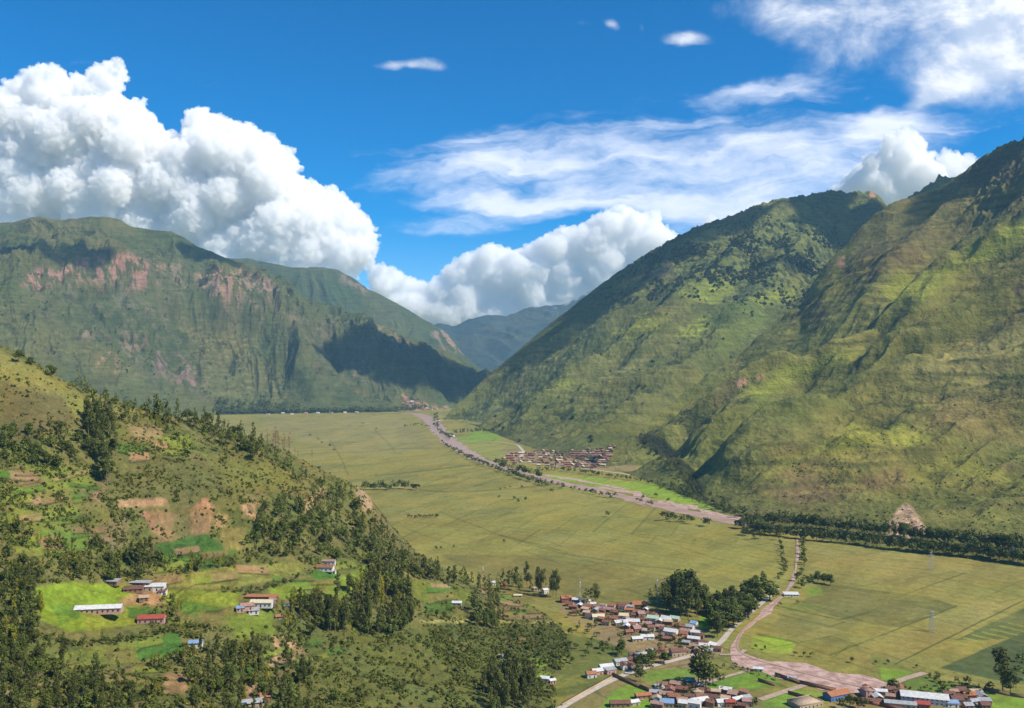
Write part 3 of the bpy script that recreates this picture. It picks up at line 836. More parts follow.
# crop rows: faint light and dark strips in the big fields
rowp = np.sin((F_X * .55 + F_Y * .83) / 3.4 + big * 2)
cF *= (1 + 0.05 * rowp * (F_Y < 2000))[..., None]
strip = fbm((F_X * .8 - F_Y * .6) / 40, (F_X * .6 + F_Y * .8) / 400, 3, .6, 4)
cF *= (1 + 0.30 * strip)[..., None]
patch = fbm((F_X * .8 - F_Y * .6) / 55, (F_X * .6 + F_Y * .8) / 90, 5, .6, 14)
cF = blend(cF, sstep(patch, .12, .34) * .35, (0.10, 0.105, 0.035))
cF = blend(cF, sstep(-patch, .12, .34) * .35, (0.24, 0.225, 0.06))
mott = fbm(F_X / 7, F_Y / 7, 4, .65, 24)
cF *= (1 + .35 * mott * (F_Y < 2600))[..., None]
cF = cF * np.array([1.04, 1.06, .90])
v = np.stack([F_X, F_Y, F_Z], -1).reshape(-1, 3)
floor = obj('ground', mesh_np('ground', v, grid_faces(len(fu), len(fy)), mat_floor, np.clip(cF, .004, .9).reshape(-1, 3), smooth=True))
floor['kind'] = 'structure'

# ---- near hillside: scattered heights joined by a thin-plate surface
HP = [(0, 708, 400), (120, 708, 430), (250, 708, 470), (380, 708, 540), (480, 708, 600), (545, 708, 656), (-150, 708, 370), (-150, 620, 480), (-150, 540, 600), (-150, 460, 700), (-150, 380, 780), (-150, 318, 840),
      (0, 650, 480), (100, 650, 530), (200, 650, 560), (300, 650, 620), (400, 650, 690), (500, 650, 765), (570, 652, 790),
      (0, 607, 540), (60, 607, 580), (100, 607, 610), (200, 600, 640), (262, 605, 655), (320, 600, 720), (400, 610, 770), (480, 612, 850), (540, 618, 890),
      (0, 560, 590), (100, 560, 660), (200, 560, 710), (300, 560, 770), (400, 572, 850), (480, 590, 960),
      (0, 510, 640), (100, 515, 720), (190, 536, 745), (190, 507, 765), (240, 530, 775), (240, 508, 790), (300, 510, 870), (370, 520, 960), (420, 557, 1020),
      (0, 460, 700), (100, 460, 790), (200, 460, 870), (280, 472, 935), (350, 492, 1000), (0, 420, 760), (100, 422, 850), (180, 432, 930),
      (0, 352, 850), (30, 362, 870), (60, 379, 890), (100, 397, 920), (150, 408, 960), (200, 421, 1000), (265, 450, 1040), (320, 476, 1065), (370, 496, 1085), (400, 545, 1095), (440, 576, 1084),
      (0, 800, 330), (200, 800, 360), (400, 790, 430)]
pts3 = []
for (px, py, y) in HP:
    u, y_, z = S(px, py, y); pts3.append((u * y_, y_, z))
for (px, y, z) in [(-150, 1000, 180), (0, 1010, 200), (60, 1050, 150), (150, 1120, 100), (265, 1200, 20), (370, 1230, -30), (440, 1220, -50), (520, 1150, -30), (560, 1000, -12), (600, 900, -8), (-150, 1250, 60), (100, 1300, 20), (-150, 260, 110), (200, 260, 70), (430, 280, 20), (600, 300, -10), (600, 600, -10), (620, 750, -8), (600, 450, -8)]:
    pts3.append((px_u(px) * y, y, z))
P3 = np.array(pts3)


def tps_fit(P, lam=1.5):
    n = len(P); s = 100.0
    xy = P[:, :2] / s
    d = np.hypot(xy[:, None, 0] - xy[None, :, 0], xy[:, None, 1] - xy[None, :, 1])
    K_ = np.where(d > 0, d * d * np.log(d + 1e-12), 0) + np.eye(n) * lam * 0.02
    Pm = np.concatenate([np.ones((n, 1)), xy], 1)
    Am = np.block([[K_, Pm], [Pm.T, np.zeros((3, 3))]])
    sol = np.linalg.solve(Am, np.concatenate([P[:, 2], np.zeros(3)]))
    def f(x, y):
        x = x / s; y = y / s
        out = sol[n] + sol[n + 1] * x + sol[n + 2] * y
        for i in range(n):
            dd = (x - xy[i, 0]) ** 2 + (y - xy[i, 1]) ** 2
            out = out + sol[i] * 0.5 * dd * np.log(dd + 1e-12)
        return out
    return f


hz = tps_fit(P3)
H = Layer(px_u(-150), px_u(602), 1000, [[(px_u(-150), 250, 0), (px_u(602), 250, 0)], [(px_u(-150), 1290, 0), (px_u(602), 1290, 0)]], [760])
H.z = hz(H.X, H.Y)
edge = sstep(H.z, 2, 25)
H.z += fbm(H.X / 110, H.Y / 110, 4, 0.5, 4.0) * 9 * edge
H.z += (ridged(H.X / 38, H.Y / 38, 4, 0.55, 2.0) - .5) * 5.0 * edge
H.z += fbm(H.X / 9, H.Y / 9, 3, 0.6, 9.0) * 1.0 * edge
hpx, hpy = H.px()
wx = fbm(H.X / 22, H.Y / 22, 4, 0.6, 1.0) * 9; wy = fbm(H.X / 22, H.Y / 22, 4, 0.6, 6.0) * 6
qx, qy = hpx + wx, hpy + wy
cH = base_col(H, (0.105, 0.112, 0.036), (0.140, 0.125, 0.050), 70, 2.5, 0.25)
cH = blend(cH, sstep(fbm(H.X / 16, H.Y / 16, 5, 0.62, 4.4), 0.02, 0.25) * 0.6, (0.045, 0.058, 0.020))
cH = blend(cH, sstep(fbm(H.X / 30, H.Y / 30, 4, 0.6, 14.4), 0.12, 0.32) * 0.5, (0.17, 0.115, 0.065))
HCOL = [
    ([(0, 352), (40, 370), (80, 395), (140, 412), (60, 420), (30, 400), (0, 385)], (0.20, 0.175, 0.060), .75, 4),
    ([(0, 380), (60, 395), (75, 420), (30, 440), (0, 445)], (0.105, 0.085, 0.045), .8, 5), ([(75, 400), (85, 405), (80, 415), (60, 385)], LIME, .4, 4),
    ([(130, 425), (165, 430), (160, 440), (135, 440)], (0.27, 0.19, 0.12), .7, 4), ([(155, 437), (190, 436), (192, 450), (160, 450)], (0.16, 0.22, 0.03), .9, 2.5),
    ([(100, 445), (170, 455), (235, 470), (245, 495), (180, 505), (110, 490)], (0.110, 0.105, 0.042), .8, 6), ([(205, 455), (290, 470), (300, 490), (230, 490)], (0.135, 0.130, 0.040), .8, 4),
    ([(0, 468), (60, 462), (95, 475), (90, 490), (40, 492), (0, 490)], (0.150, 0.215, 0.030), .7, 5), ([(0, 495), (50, 500), (80, 510), (60, 535), (0, 525)], (0.13, 0.20, 0.030), .6, 6),
    ([(40, 530), (90, 530), (95, 550), (50, 558), (30, 545)], (0.095, 0.19, 0.028), .8, 4), ([(118, 500), (165, 498), (168, 506), (118, 508)], (0.34, 0.20, 0.14), .85, 2), ([(80, 490), (105, 490), (104, 502), (82, 500)], (0.28, 0.15, 0.12), .7, 3),
    ([(138, 511), (158, 511), (176, 514), (172, 528), (166, 541), (152, 532), (147, 520)], (0.33, 0.165, 0.12), .9, 2.2), ([(190, 510), (205, 497), (214, 508), (210, 530), (198, 540), (190, 530)], (0.33, 0.165, 0.12), .9, 2.2), ([(168, 528), (178, 538), (174, 546), (166, 540)], (0.33, 0.17, 0.12), .7, 2.2), ([(148, 508), (215, 508), (210, 538), (160, 542)], (0.15, 0.115, 0.055), .6, 4), ([(240, 505), (258, 503), (256, 518), (242, 518)], PINK, .8, 3),
    ([(215, 515), (228, 515), (226, 528), (216, 526)], PINK, .5, 3), ([(300, 503), (325, 488), (328, 498), (305, 512)], (0.34, 0.22, 0.14), .7, 3),
    ([(355, 485), (368, 490), (374, 505), (366, 512), (358, 500)], ROCK, .8, 3), ([(100, 525), (125, 515), (130, 545), (110, 550)], (0.17, 0.13, 0.09), .7, 5),
    ([(155, 545), (205, 533), (225, 545), (228, 566), (200, 570), (165, 566)], (0.045, 0.115, 0.022), .95, 1.5), ([(222, 527), (246, 528), (248, 545), (232, 560), (222, 545)], (0.155, 0.130, 0.050), .9, 1.5),
    ([(30, 588), (70, 582), (130, 585), (142, 604), (140, 622), (70, 632), (40, 620)], (0.165, 0.26, 0.022), .95, 1.8), ([(50, 606), (76, 604), (82, 618), (60, 624)], (0.07, 0.165, 0.022), .7, 2),
    ([(80, 612), (140, 610), (145, 622), (90, 632)], (0.18, 0.23, 0.028), .8, 2), ([(140, 592), (172, 590), (165, 604), (125, 606), (118, 600)], (0.30, 0.17, 0.11), .85, 2),
    ([(55, 655), (100, 646), (140, 640), (142, 660), (100, 667), (60, 668)], (0.155, 0.195, 0.035), .95, 1.5), ([(136, 640), (178, 632), (184, 650), (160, 658), (138, 660)], (0.060, 0.155, 0.024), .95, 1.5),
    ([(105, 650), (132, 648), (136, 660), (108, 662)], (0.155, 0.120, 0.055), .6, 2),
    ([(165, 575), (250, 565), (300, 562), (308, 570), (270, 582), (215, 590), (160, 585)], (0.175, 0.170, 0.048), .95, 1.8),
    ([(165, 590), (240, 592), (238, 605), (190, 612), (160, 600)], (0.165, 0.24, 0.028), .9, 2), ([(180, 600), (210, 605), (200, 618), (180, 612)], (0.055, 0.15, 0.022), .8, 2),
    ([(195, 612), (235, 606), (228, 622), (205, 625)], (0.17, 0.14, 0.055), .7, 2.5), ([(225, 618), (275, 612), (272, 632), (235, 640)], (0.13, 0.21, 0.028), .8, 3),
    ([(292, 582), (318, 570), (340, 574), (336, 584), (310, 590)], (0.055, 0.155, 0.022), .95, 1.2), ([(268, 588), (292, 584), (310, 592), (300, 602), (270, 596)], (0.17, 0.25, 0.026), .9, 1.5),
    ([(318, 585), (352, 572), (366, 566), (364, 580), (345, 598), (325, 600)], (0.14, 0.22, 0.028), .85, 2), ([(310, 586), (328, 584), (326, 592), (312, 592)], (0.17, 0.15, 0.05), .8, 1.5),
    ([(270, 636), (277, 636), (282, 652), (274, 668), (268, 666), (276, 650)], (0.36, 0.22, 0.15), .9, 1.4), ([(280, 633), (300, 645), (320, 660), (317, 668), (300, 655), (282, 642)], (0.34, 0.20, 0.15), .8, 1.6),
    ([(165, 676), (190, 672), (186, 694), (160, 694)], (0.22, 0.14, 0.09), .85, 2), ([(240, 685), (262, 685), (266, 699), (242, 698)], (0.26, 0.14, 0.11), .85, 2), ([(100, 668), (140, 664), (135, 690), (110, 686)], (0.18, 0.14, 0.075), .6, 4),
    ([(0, 690), (18, 690), (16, 720), (0, 720)], (0.28, 0.19, 0.12), .8, 3),
    ([(412, 580), (445, 583), (470, 590), (468, 600), (430, 605), (412, 598)], (0.115, 0.165, 0.028), .85, 2), ([(425, 600), (455, 598), (452, 612), (424, 614)], (0.055, 0.13, 0.022), .8, 2), ([(430, 583), (450, 584), (450, 590), (432, 590)], (0.28, 0.17, 0.12), .7, 1.5),
    ([(420, 620), (480, 619), (560, 621), (560, 624), (480, 622.5), (420, 623.5)], (0.28, 0.25, 0.10), .8, .8),
    ([(500, 590), (545, 596), (552, 608), (520, 610), (500, 600)], (0.11, 0.20, 0.028), .8, 2),
    ([(420, 625), (560, 624), (600, 640), (560, 670), (480, 670), (430, 650)], (0.062, 0.092, 0.024), .75, 5),
    ([(455, 640), (470, 645), (472, 655), (456, 650)], (0.28, 0.18, 0.11), .6, 2), ([(395, 645), (425, 642), (428, 650), (400, 654)], (0.22, 0.16, 0.08), .6, 2),
    ([(528, 658), (548, 658), (548, 668), (530, 668)], (0.13, 0.23, 0.028), .8, 2), ([(380, 500), (400, 540), (430, 570), (410, 570), (375, 530)], (0.13, 0.10, 0.06), .5, 4),
    ([(300, 620), (420, 625), (520, 660), (560, 708), (330, 708), (300, 660)], (0.088, 0.100, 0.030), .75, 8),
]
for pts, c, m_, fe in HCOL:
    green = c[1] > c[0] * 1.15
    if green: c = (c[0] * 1.0, c[1] * .84, c[2] * 1.1)
    k = .22 if fe < 2.6 else .8
    mm = poly_mask(hpx + wx * k, hpy + wy * k, pts, fe)
    cH = blend(cH, mm * m_, c)
    if fe < 2.6:
        rw = np.sin((H.X * .9 + H.Y * .43) / .75 + fbm(H.X / 30, H.Y / 30, 2, seed=3) * 3) * .04 + fbm(H.X / 9, H.Y / 14, 4, .6, 7) * .55
        cH = cH * (1 + rw * mm)[..., None]
    if c is PINK:
        cH = blend(cH, mm * sstep(fbm(H.X / 7, H.Y / 12, 4, .6, 3), 0.06, .25) * .7, (0.07, 0.075, 0.03))
# little terrace plots cut into the slope
rgp = random.Random(31)
PAL = [(0.15, 0.20, 0.032), (0.10, 0.16, 0.03), (0.055, 0.12, 0.024), (0.19, 0.12, 0.075), (0.15, 0.13, 0.05), (0.26, 0.16, 0.11), (0.17, 0.19, 0.04)]
for (x0, x1, y0, y1, n_) in ((0, 100, 462, 560, 34), (100, 260, 548, 582, 8), (130, 340, 600, 690, 16), (410, 560, 582, 618, 12), (20, 150, 655, 700, 8), (240, 350, 565, 600, 6), (130, 260, 430, 462, 6), (500, 600, 640, 690, 8)):
    for _ in range(n_):
        cx, cy = rgp.uniform(x0, x1), rgp.uniform(y0, y1); w_, h_ = rgp.uniform(7, 19), rgp.uniform(2.2, 5.5); sl = rgp.uniform(-.25, .1)
        pts = [(cx - w_, cy - h_ + sl * -w_), (cx + w_ * .9, cy - h_ * .8 + sl * w_), (cx + w_, cy + h_ + sl * w_), (cx - w_ * .85, cy + h_ * .9 - sl * w_)]
        cH = blend(cH, poly_mask(hpx + wx * .25, hpy + wy * .2, pts, 1.0) * rgp.uniform(.5, .9), rgp.choice(PAL))
        cH = blend(cH, line_mask(hpx + wx * .25, hpy + wy * .2, [pts[3], pts[2]], .8, .7) * .75, (0.03, 0.04, 0.016))
cH = cH * np.array([.98, 1.05, .84])
cH *= (1 + .25 * fbm(H.X / 5, H.Y / 5, 4, .65, 8))[..., None]
hill = H.build('hillside', mat_hill, cH)
hill['kind'] = 'structure'

LAYERS = [H, B, A, L, K]


def place(px, py):
    """first ground seen at a frame position -> world point"""
    u, w = proj_uw(px, py)
    best = np.inf; bz = 0
    if w < -1e-4:
        best = -CAM_Z / w; bz = 0.0
    for l in LAYERS:
        y, z = l.hit(px, py)
        if y < best: best, bz = y, z
    return Vector((float(u) * best, best, bz))


def gz(x, y):
    z = 0.0
    for l in LAYERS:
        z = max(z, l.height(x, y))
    return z


# ---------------------------------------------------------------- river, stream bed, roads
def simple_mat(name, c, scale=0.3, var=0.3, rough=0.9, c2=None, spec=0.2, bump=0.0):
    m, t, b = new_mat(name)
    geo = t.n.new('ShaderNodeNewGeometry')
    n = t.noise(geo.outputs['Position'], scale, 6, 0.65)
    c2 = c2 or tuple(x * (1 - var) for x in c)
    t.l.new(t.mix(t.ramp(n, .35, .65), (*c2, 1), (*c, 1)), b.inputs['Base Color'])
    b.inputs['Roughness'].default_value = rough
    b.inputs['Specular IOR Level'].default_value = spec
    if bump:
        bp = t.n.new('ShaderNodeBump'); bp.inputs['Distance'].default_value = bump
        t.l.new(n, bp.inputs['Height']); t.l.new(bp.outputs[0], b.inputs['Normal'])
    return m


def ribbon(name, pts, mat, lift=0.25, label=None, jitter=0.0, on_land=False, thick=0.0):
    """a strip along a centre line; pts = (px, py, width in metres)"""
    P = []
    for (px, py, wd) in pts:
        p = place(px, py) if on_land else Vector((*ground_at(px, py), 0))
        P.append((p.x, p.y, wd))
    P = np.array(P)
    # resample as a smooth curve
    d = np.concatenate([[0], np.cumsum(np.hypot(np.diff(P[:, 0]), np.diff(P[:, 1])))])
    n = max(8, int(d[-1] / 12))
    t = np.linspace(0, d[-1], n)
    x = np.interp(t, d, P[:, 0]); y = np.interp(t, d, P[:, 1]); w_ = np.interp(t, d, P[:, 2])
    for _ in range(3):
        x[1:-1] = (x[:-2] + 2 * x[1:-1] + x[2:]) / 4; y[1:-1] = (y[:-2] + 2 * y[1:-1] + y[2:]) / 4
    tx, ty = np.gradient(x), np.gradient(y); q = np.hypot(tx, ty) + 1e-9; tx /= q; ty /= q
    V_ = []
    for i in range(n):
        a = 1 + jitter * pn2(np.array([t[i] / 40.0]), np.array([3.3]))[0] * 2; b_ = 1 + jitter * pn2(np.array([t[i] / 40.0]), np.array([8.3]))[0] * 2
        for k, s_ in ((0, -a), (1, -a * .5), (2, 0), (3, b_ * .5), (4, b_)):
            xx = x[i] - ty[i] * w_[i] / 2 * s_; yy = y[i] + tx[i] * w_[i] / 2 * s_
            V_.append((xx, yy, (gz(xx, yy) if on_land else 0) + lift))
    fa = grid_faces(n, 5)
    o = obj(name, mesh_np(name, np.array(V_), fa, mat))
    o['kind'] = 'structure'
    return o


mat_river = simple_mat('muddy_water', (0.40, 0.27, 0.20), 0.03, .2, 0.45, c2=(0.31, 0.20, 0.145), spec=0.25)
mat_gravel = simple_mat('stream_gravel', (0.50, 0.34, 0.29), 0.12, .35, 0.95, c2=(0.27, 0.17, 0.135), bump=1.0)
mat_road = simple_mat('dirt_road', (0.46, 0.40, 0.33), 0.2, .2)
mat_track = simple_mat('earth_track', (0.42, 0.31, 0.23), 0.3, .3)
ribbon('river', [(405, 413, 60), (418, 414, 70), (432, 421, 75), (441, 433, 62), (452, 443, 60), (466, 452, 52), (480, 460, 45), (500, 467, 40), (520, 473, 38), (545, 479, 34), (565, 484, 34), (590, 489, 42), (620, 496, 42), (650, 504, 42), (690, 513, 38), (735, 522, 38),
                 (760, 527, 34), (800, 531, 30), (850, 538, 26), (910, 548, 24), (960, 556, 24), (1040, 566, 22)], mat_river, 0.3, jitter=.22)
ribbon('gravel_bank', [(545, 475, 16), (575, 480, 22), (600, 484, 18), (625, 489, 14)], mat_gravel, 0.2, jitter=.5)
ribbon('stream_bed', [(797, 538, 2), (798, 556, 3), (795, 572, 3.5), (792, 583, 3.5), (787, 590, 3.5), (778, 600, 4), (771, 607, 8), (765, 613, 9), (755, 621, 4), (745, 629, 3), (738, 638, 3.5), (732, 647, 6), (733, 655, 18), (750, 661, 40), (780, 668, 48), (815, 677, 48), (845, 685, 42), (880, 692, 34)], mat_gravel, 0.25, jitter=.5)
ribbon('gravel_bank', [(600, 487, 14), (630, 493, 24), (655, 500, 18), (680, 506, 26), (705, 512, 20), (730, 517, 22), (742, 521, 12)], mat_gravel, 0.22, jitter=.9)
ribbon('gravel_bank', [(452, 440, 14), (462, 452, 24), (480, 459, 14), (500, 468, 22), (520, 472, 12)], mat_gravel, 0.2, jitter=.9)
ribbon('stream', [(797, 538, 1), (795, 572, 1.3), (787, 590, 1.5), (770, 609, 2), (755, 621, 2), (742, 631, 1.6), (734, 650, 2.4), (750, 660, 2.6), (775, 664, 3), (810, 676, 3), (845, 683, 3), (880, 692, 3)], mat_river, 0.5, jitter=.5)
ribbon('road', [(778, 588, 5), (770, 596, 5), (752, 612, 5), (730, 630, 5), (720, 645, 6), (700, 654, 6), (668, 662, 6), (630, 672, 6), (600, 686, 6), (560, 708, 6), (520, 740, 6)], mat_road, 0.3)
ribbon('road', [(630, 658, 8), (640, 662, 18), (650, 667, 6)], mat_track, 0.34)
ribbon('path', [(720, 655, 4), (740, 655, 4), (745, 650, 4)], mat_track, 0.45)
ribbon('road', [(520, 458, 9), (524, 452, 9), (518, 445, 9), (500, 442, 8), (480, 441, 7), (462, 441, 6)], mat_road, 0.3)
ribbon('road', [(515, 461, 8), (540, 464, 8), (580, 468, 8), (610, 472, 9), (640, 476, 10), (670, 481, 9), (695, 488, 9), (715, 496, 9), (732, 504, 10), (740, 508, 10)], mat_road, 0.3)
ribbon('road', [(780, 527, 9), (820, 532, 9), (870, 539, 9), (920, 547, 9), (1040, 560, 9)], mat_track, 0.4)
ribbon('path', [(760, 700, 6), (790, 690, 6), (815, 682, 5)], mat_track, 0.35)
ribbon('path', [(690, 690, 4), (700, 685, 4), (735, 674, 4), (760, 668, 4)], mat_track, 0.35)
ribbon('path', [(640, 700, 5), (665, 690, 5), (690, 684, 5), (720, 678, 4)], mat_track, 0.4)
ribbon('path', [(880, 690, 6), (900, 680, 6), (925, 673, 6)], mat_track, 0.35)

# ================================================================ TREES
def leaf_mat(name, c, var=0.5):
    m, t, b = new_mat(name)
    at = t.n.new('ShaderNodeAttribute'); at.attribute_name = 'tint'
    oi = t.n.new('ShaderNodeObjectInfo')
    k = t.math('MULTIPLY_ADD', oi.outputs['Random'], var, 1 - var / 2)
    col = t.mix(1.0, at.outputs['Color'], (*c, 1), 'MULTIPLY')
    col = t.mix(1.0, col, t.comb(k, k, t.math('MULTIPLY', k, 0.9)), 'MULTIPLY')
    t.l.new(col, b.inputs['Base Color'])
    b.inputs['Roughness'].default_value = 0.85
    b.inputs['Specular IOR Level'].default_value = 0.1
    return m


M_EUC = leaf_mat('eucalyptus_leaves', (0.080, 0.092, 0.027))
M_BRD = leaf_mat('broad_leaves', (0.080, 0.100, 0.024))
M_YEL = leaf_mat('yellow_leaves', (0.19, 0.18, 0.022))
M_BARE = leaf_mat('bare_twigs', (0.26, 0.16, 0.09))
M_BARK = simple_mat('tree_bark', (0.20, 0.16, 0.12), 1.5, .4)


def trunk_geo(rg, h, r0, limbs, spread):
    """tapered trunk with a few limbs, as one mesh (verts, quads)"""
    V_, F_ = [], []

    def tube(p0, p1, ra, rb, n=6, seg=3, bend=0.0):
        p0 = np.array(p0, float); p1 = np.array(p1, float)
        ax = p1 - p0; ax /= np.linalg.norm(ax)
        a = np.cross(ax, [0.3, 0.9, 0.1]); a /= np.linalg.norm(a); b = np.cross(ax, a)
        base = len(V_)
        off = rg.normal(size=3) * bend
        for s_ in range(seg + 1):
            t = s_ / seg; c = p0 + (p1 - p0) * t + off * math.sin(t * math.pi); r = ra * (1 - t) + rb * t
            for k in range(n):
                q = 2 * math.pi * k / n
                V_.append(c + (a * math.cos(q) + b * math.sin(q)) * r)
        for s_ in range(seg):
            for k in range(n):
                F_.append((base + s_ * n + k, base + s_ * n + (k + 1) % n, base + (s_ + 1) * n + (k + 1) % n, base + (s_ + 1) * n + k))
    tube((0, 0, -0.03), (0.0, 0.0, h * .9), r0, r0 * .2, 7, 5, .008)
    for _ in range(limbs):
        z = rg.uniform(.3, .75) * h; a = rg.uniform(0, 6.28); l = spread * rg.uniform(.5, 1)
        tube((0, 0, z), (math.cos(a) * l, math.sin(a) * l, z + l * rg.uniform(.5, 1.1)), r0 * .4, r0 * .08, 4, 2, .01)
    return np.array(V_), np.array(F_)


def crown_geo(rg, clumps, n, size, up=0.3):
    """leaf tufts spread through the clumps' volume; clumps = (x,y,z,rx,rz)"""
    cl = np.array(clumps)
    wts = cl[:, 3] ** 2 * cl[:, 4]; wts = wts / wts.sum()
    idx = rg.choice(len(cl), n, p=wts)
    d = rg.normal(size=(n, 3)); d /= np.linalg.norm(d, axis=1)[:, None]
    r = rg.uniform(.45, 1.05, n) ** .6
    c = cl[idx, :3] + d * r[:, None] * np.stack([cl[idx, 3], cl[idx, 3], cl[idx, 4]], 1)
    nn = d + rg.normal(size=(n, 3)) * .45 + np.array([0, 0, up]); nn /= np.linalg.norm(nn, axis=1)[:, None]
    a = np.cross(nn, rg.normal(size=(n, 3))); a /= np.linalg.norm(a, axis=1)[:, None]; b = np.cross(nn, a)
    s = size * rg.uniform(.6, 1.35, n)[:, None]; s2 = size * rg.uniform(.35, .9, n)[:, None]
    V_ = np.stack([c - a * s - b * s2 * .3, c - b * s2 + nn * s * .15, c + a * s + b * s2 * .3, c + b * s2 - nn * s * .15], 1).reshape(-1, 3)
    F_ = np.arange(n * 4).reshape(n, 4)
    tone = (rg.uniform(.65, 1.35, len(cl))[idx] * rg.uniform(.75, 1.3, n))
    T = np.repeat(np.stack([tone * rg.uniform(.9, 1.15, n), tone, tone * .9], 1), 4, axis=0)
    return V_, F_, T


def euc_clumps(rg, w=.15):
    cl = []
    n = rg.integers(8, 12)
    for i in range(n):
        z = .30 + .64 * (i + rg.uniform(0, .6)) / n
        prof = math.sin(min(1, (1.02 - z) / .45) * math.pi / 2) * (.55 + .45 * min(1, (z - .22) / .2))
        a = rg.uniform(0, 6.28); o = w * prof * rg.uniform(.2, .95)
        r = w * (.42 + .42 * prof) * rg.uniform(.65, 1.1)
        cl.append((math.cos(a) * o, math.sin(a) * o, z, r, r * rg.uniform(.7, 1.1)))
    return cl


def brd_clumps(rg, w=.36):
    cl = []
    for i in range(rg.integers(8, 12)):
        a = rg.uniform(0, 6.28); o = w * rg.uniform(.1, .72); z = .34 + .46 * rg.uniform(0, 1) * (1 - .35 * o / w)
        r = w * rg.uniform(.34, .55)
        cl.append((math.cos(a) * o, math.sin(a) * o, z, r, r * rg.uniform(.6, .85)))
    cl.append((0, 0, .74, w * .45, w * .34))
    return cl


KINDS = {}


def templ(kind, k, mat, clf, wid, limbs, spread, hi, lo, s_hi, s_lo):
    L_ = []
    for i in range(k):
        rg = np.random.default_rng(1000 + i * 17 + len(KINDS) * 300)
        cl = clf(rg, wid * rg.uniform(.8, 1.2))
        tv, tf = trunk_geo(rg, 1.0 if kind != 'brd' else .7, .014 if kind != 'brd' else .024, limbs, spread)
        cv_, cf_, ct = crown_geo(rg, cl, hi, s_hi)
        lv, lf, lt = crown_geo(rg, cl, lo, s_lo)
        tm = mesh_np('trunk', tv, tf, M_BARK, smooth=True)
        cm = mesh_np('crown', cv_, cf_, mat, ct)
        L_.append((tm, cm, lv, lf, lt))
    KINDS[kind] = (L_, mat)


templ('euc', 7, M_EUC, euc_clumps, .15, 7, .14, 900, 70, .028, .060)
templ('pop', 4, M_EUC, euc_clumps, .085, 6, .08, 620, 60, .024, .050)
templ('brd', 6, M_BRD, brd_clumps, .40, 7, .3, 820, 64, .044, .105)
templ('yel', 3, M_YEL, euc_clumps, .13, 6, .1, 420, 60, .026, .055)
templ('bare', 3, M_BARE, euc_clumps, .11, 14, .13, 260, 50, .015, .03)
KNAME = {'euc': 'eucalyptus_tree', 'pop': 'slender_tree', 'brd': 'broadleaf_tree', 'yel': 'yellow_tree', 'bare': 'bare_tree'}
TREES = []       # (kind, (x,y,z), h, widen, label, group)


def tree_at(kind, px, py, hm, label, group=None, wid=1.0):
    p = place(px, py)
    if px < 565 and p.y < 1150 and kind != 'bare': hm *= 1.32 if kind != 'brd' else .95; wid *= .68 if kind in ('euc', 'yel') else .9
    TREES.append((kind, p, hm, wid, label, group))


def in_area(pts, n, seed):
    rg = random.Random(seed)
    xs = [p[0] for p in pts]; ys = [p[1] for p in pts]
    out = []
    while len(out) < n:
        x = rg.uniform(min(xs), max(xs)); y = rg.uniform(min(ys), max(ys))
        if in_poly(np.array([x]), np.array([y]), pts)[0]: out.append((x, y))
    return out


def along(pts, n, jit, seed):
    rg = random.Random(seed)
    P = np.array(pts, float)
    d = np.concatenate([[0], np.cumsum(np.hypot(np.diff(P[:, 0]), np.diff(P[:, 1])))])
    out = []
    for i in range(n):
        t = (i + rg.uniform(-.4, .4) + .5) / n * d[-1]
        out.append((np.interp(t, d, P[:, 0]) + rg.uniform(-1, 1) * jit, np.interp(t, d, P[:, 1]) + rg.uniform(-1, 1) * jit * .5))
    return out


def trees(kinds, spots, h0, h1, label, group, seed=1, wid=1.0):
    rg = random.Random(seed * 7 + 1)
    ks = [k for k, n in kinds for _ in range(n)]
    word = {'euc': 'dark eucalyptus tree', 'pop': 'slender upright tree', 'brd': 'round leafy tree', 'yel': 'yellow-leaved tree', 'bare': 'bare brown tree'}
    for (x, y) in spots:
        k = rg.choice(ks)
        tree_at(k, x, y, rg.uniform(h0, h1), word[k] + ' ' + label, {'euc': 'eucalyptus', 'pop': 'slender trees', 'brd': 'round trees', 'yel': 'yellow trees', 'bare': 'bare trees'}[k] + ' ' + group, wid * rg.uniform(.85, 1.2))


# hill crest
tree_at('brd', 19, 362, 15, 'round dark tree alone on the hill crest at the photo edge')
tree_at('brd', 31, 366, 11, 'smaller round tree just below the first crest tree', wid=.9)
tree_at('brd', 51, 377, 16, 'round tree with wide crown beside the pale crest path')
tree_at('yel', 61, 378, 8, 'small yellow tree right behind a wide crest tree')
trees([('brd', 2), ('euc', 3)], along([(70, 390), (100, 402), (130, 410), (165, 420), (200, 430), (240, 443), (262, 452)], 62, 5, 3), 9, 15, 'on the upper crest of the near hill', 'on the near hill crest', 3)
trees([('euc', 3), ('brd', 2)], in_area([(150, 405), (200, 415), (265, 448), (255, 462), (215, 455), (190, 430), (160, 425)], 70, 4), 12, 19, 'in the dense belt below the hill crest', 'in the belt below the crest', 4)
trees([('euc', 3), ('pop', 2), ('brd', 1)], in_area([(88, 420), (112, 425), (116, 455), (108, 488), (98, 482), (88, 455)], 34, 5), 16, 26, 'in the tall dark clump on the brown slope', 'in the clump on the brown slope', 5)
trees([('bare', 1)], [(268, 450), (273, 452), (279, 452), (284, 454), (289, 453), (295, 455), (298, 457), (312, 458), (276, 449), (287, 450)], 22, 32, 'at the end of the crest against the pale field', 'against the pale field', 6)
trees([('brd', 2), ('euc', 1)], in_area([(0, 430), (80, 430), (90, 460), (60, 470), (0, 462)], 46, 7), 9, 16, 'on the left shoulder above the green plots', 'on the left shoulder', 7)
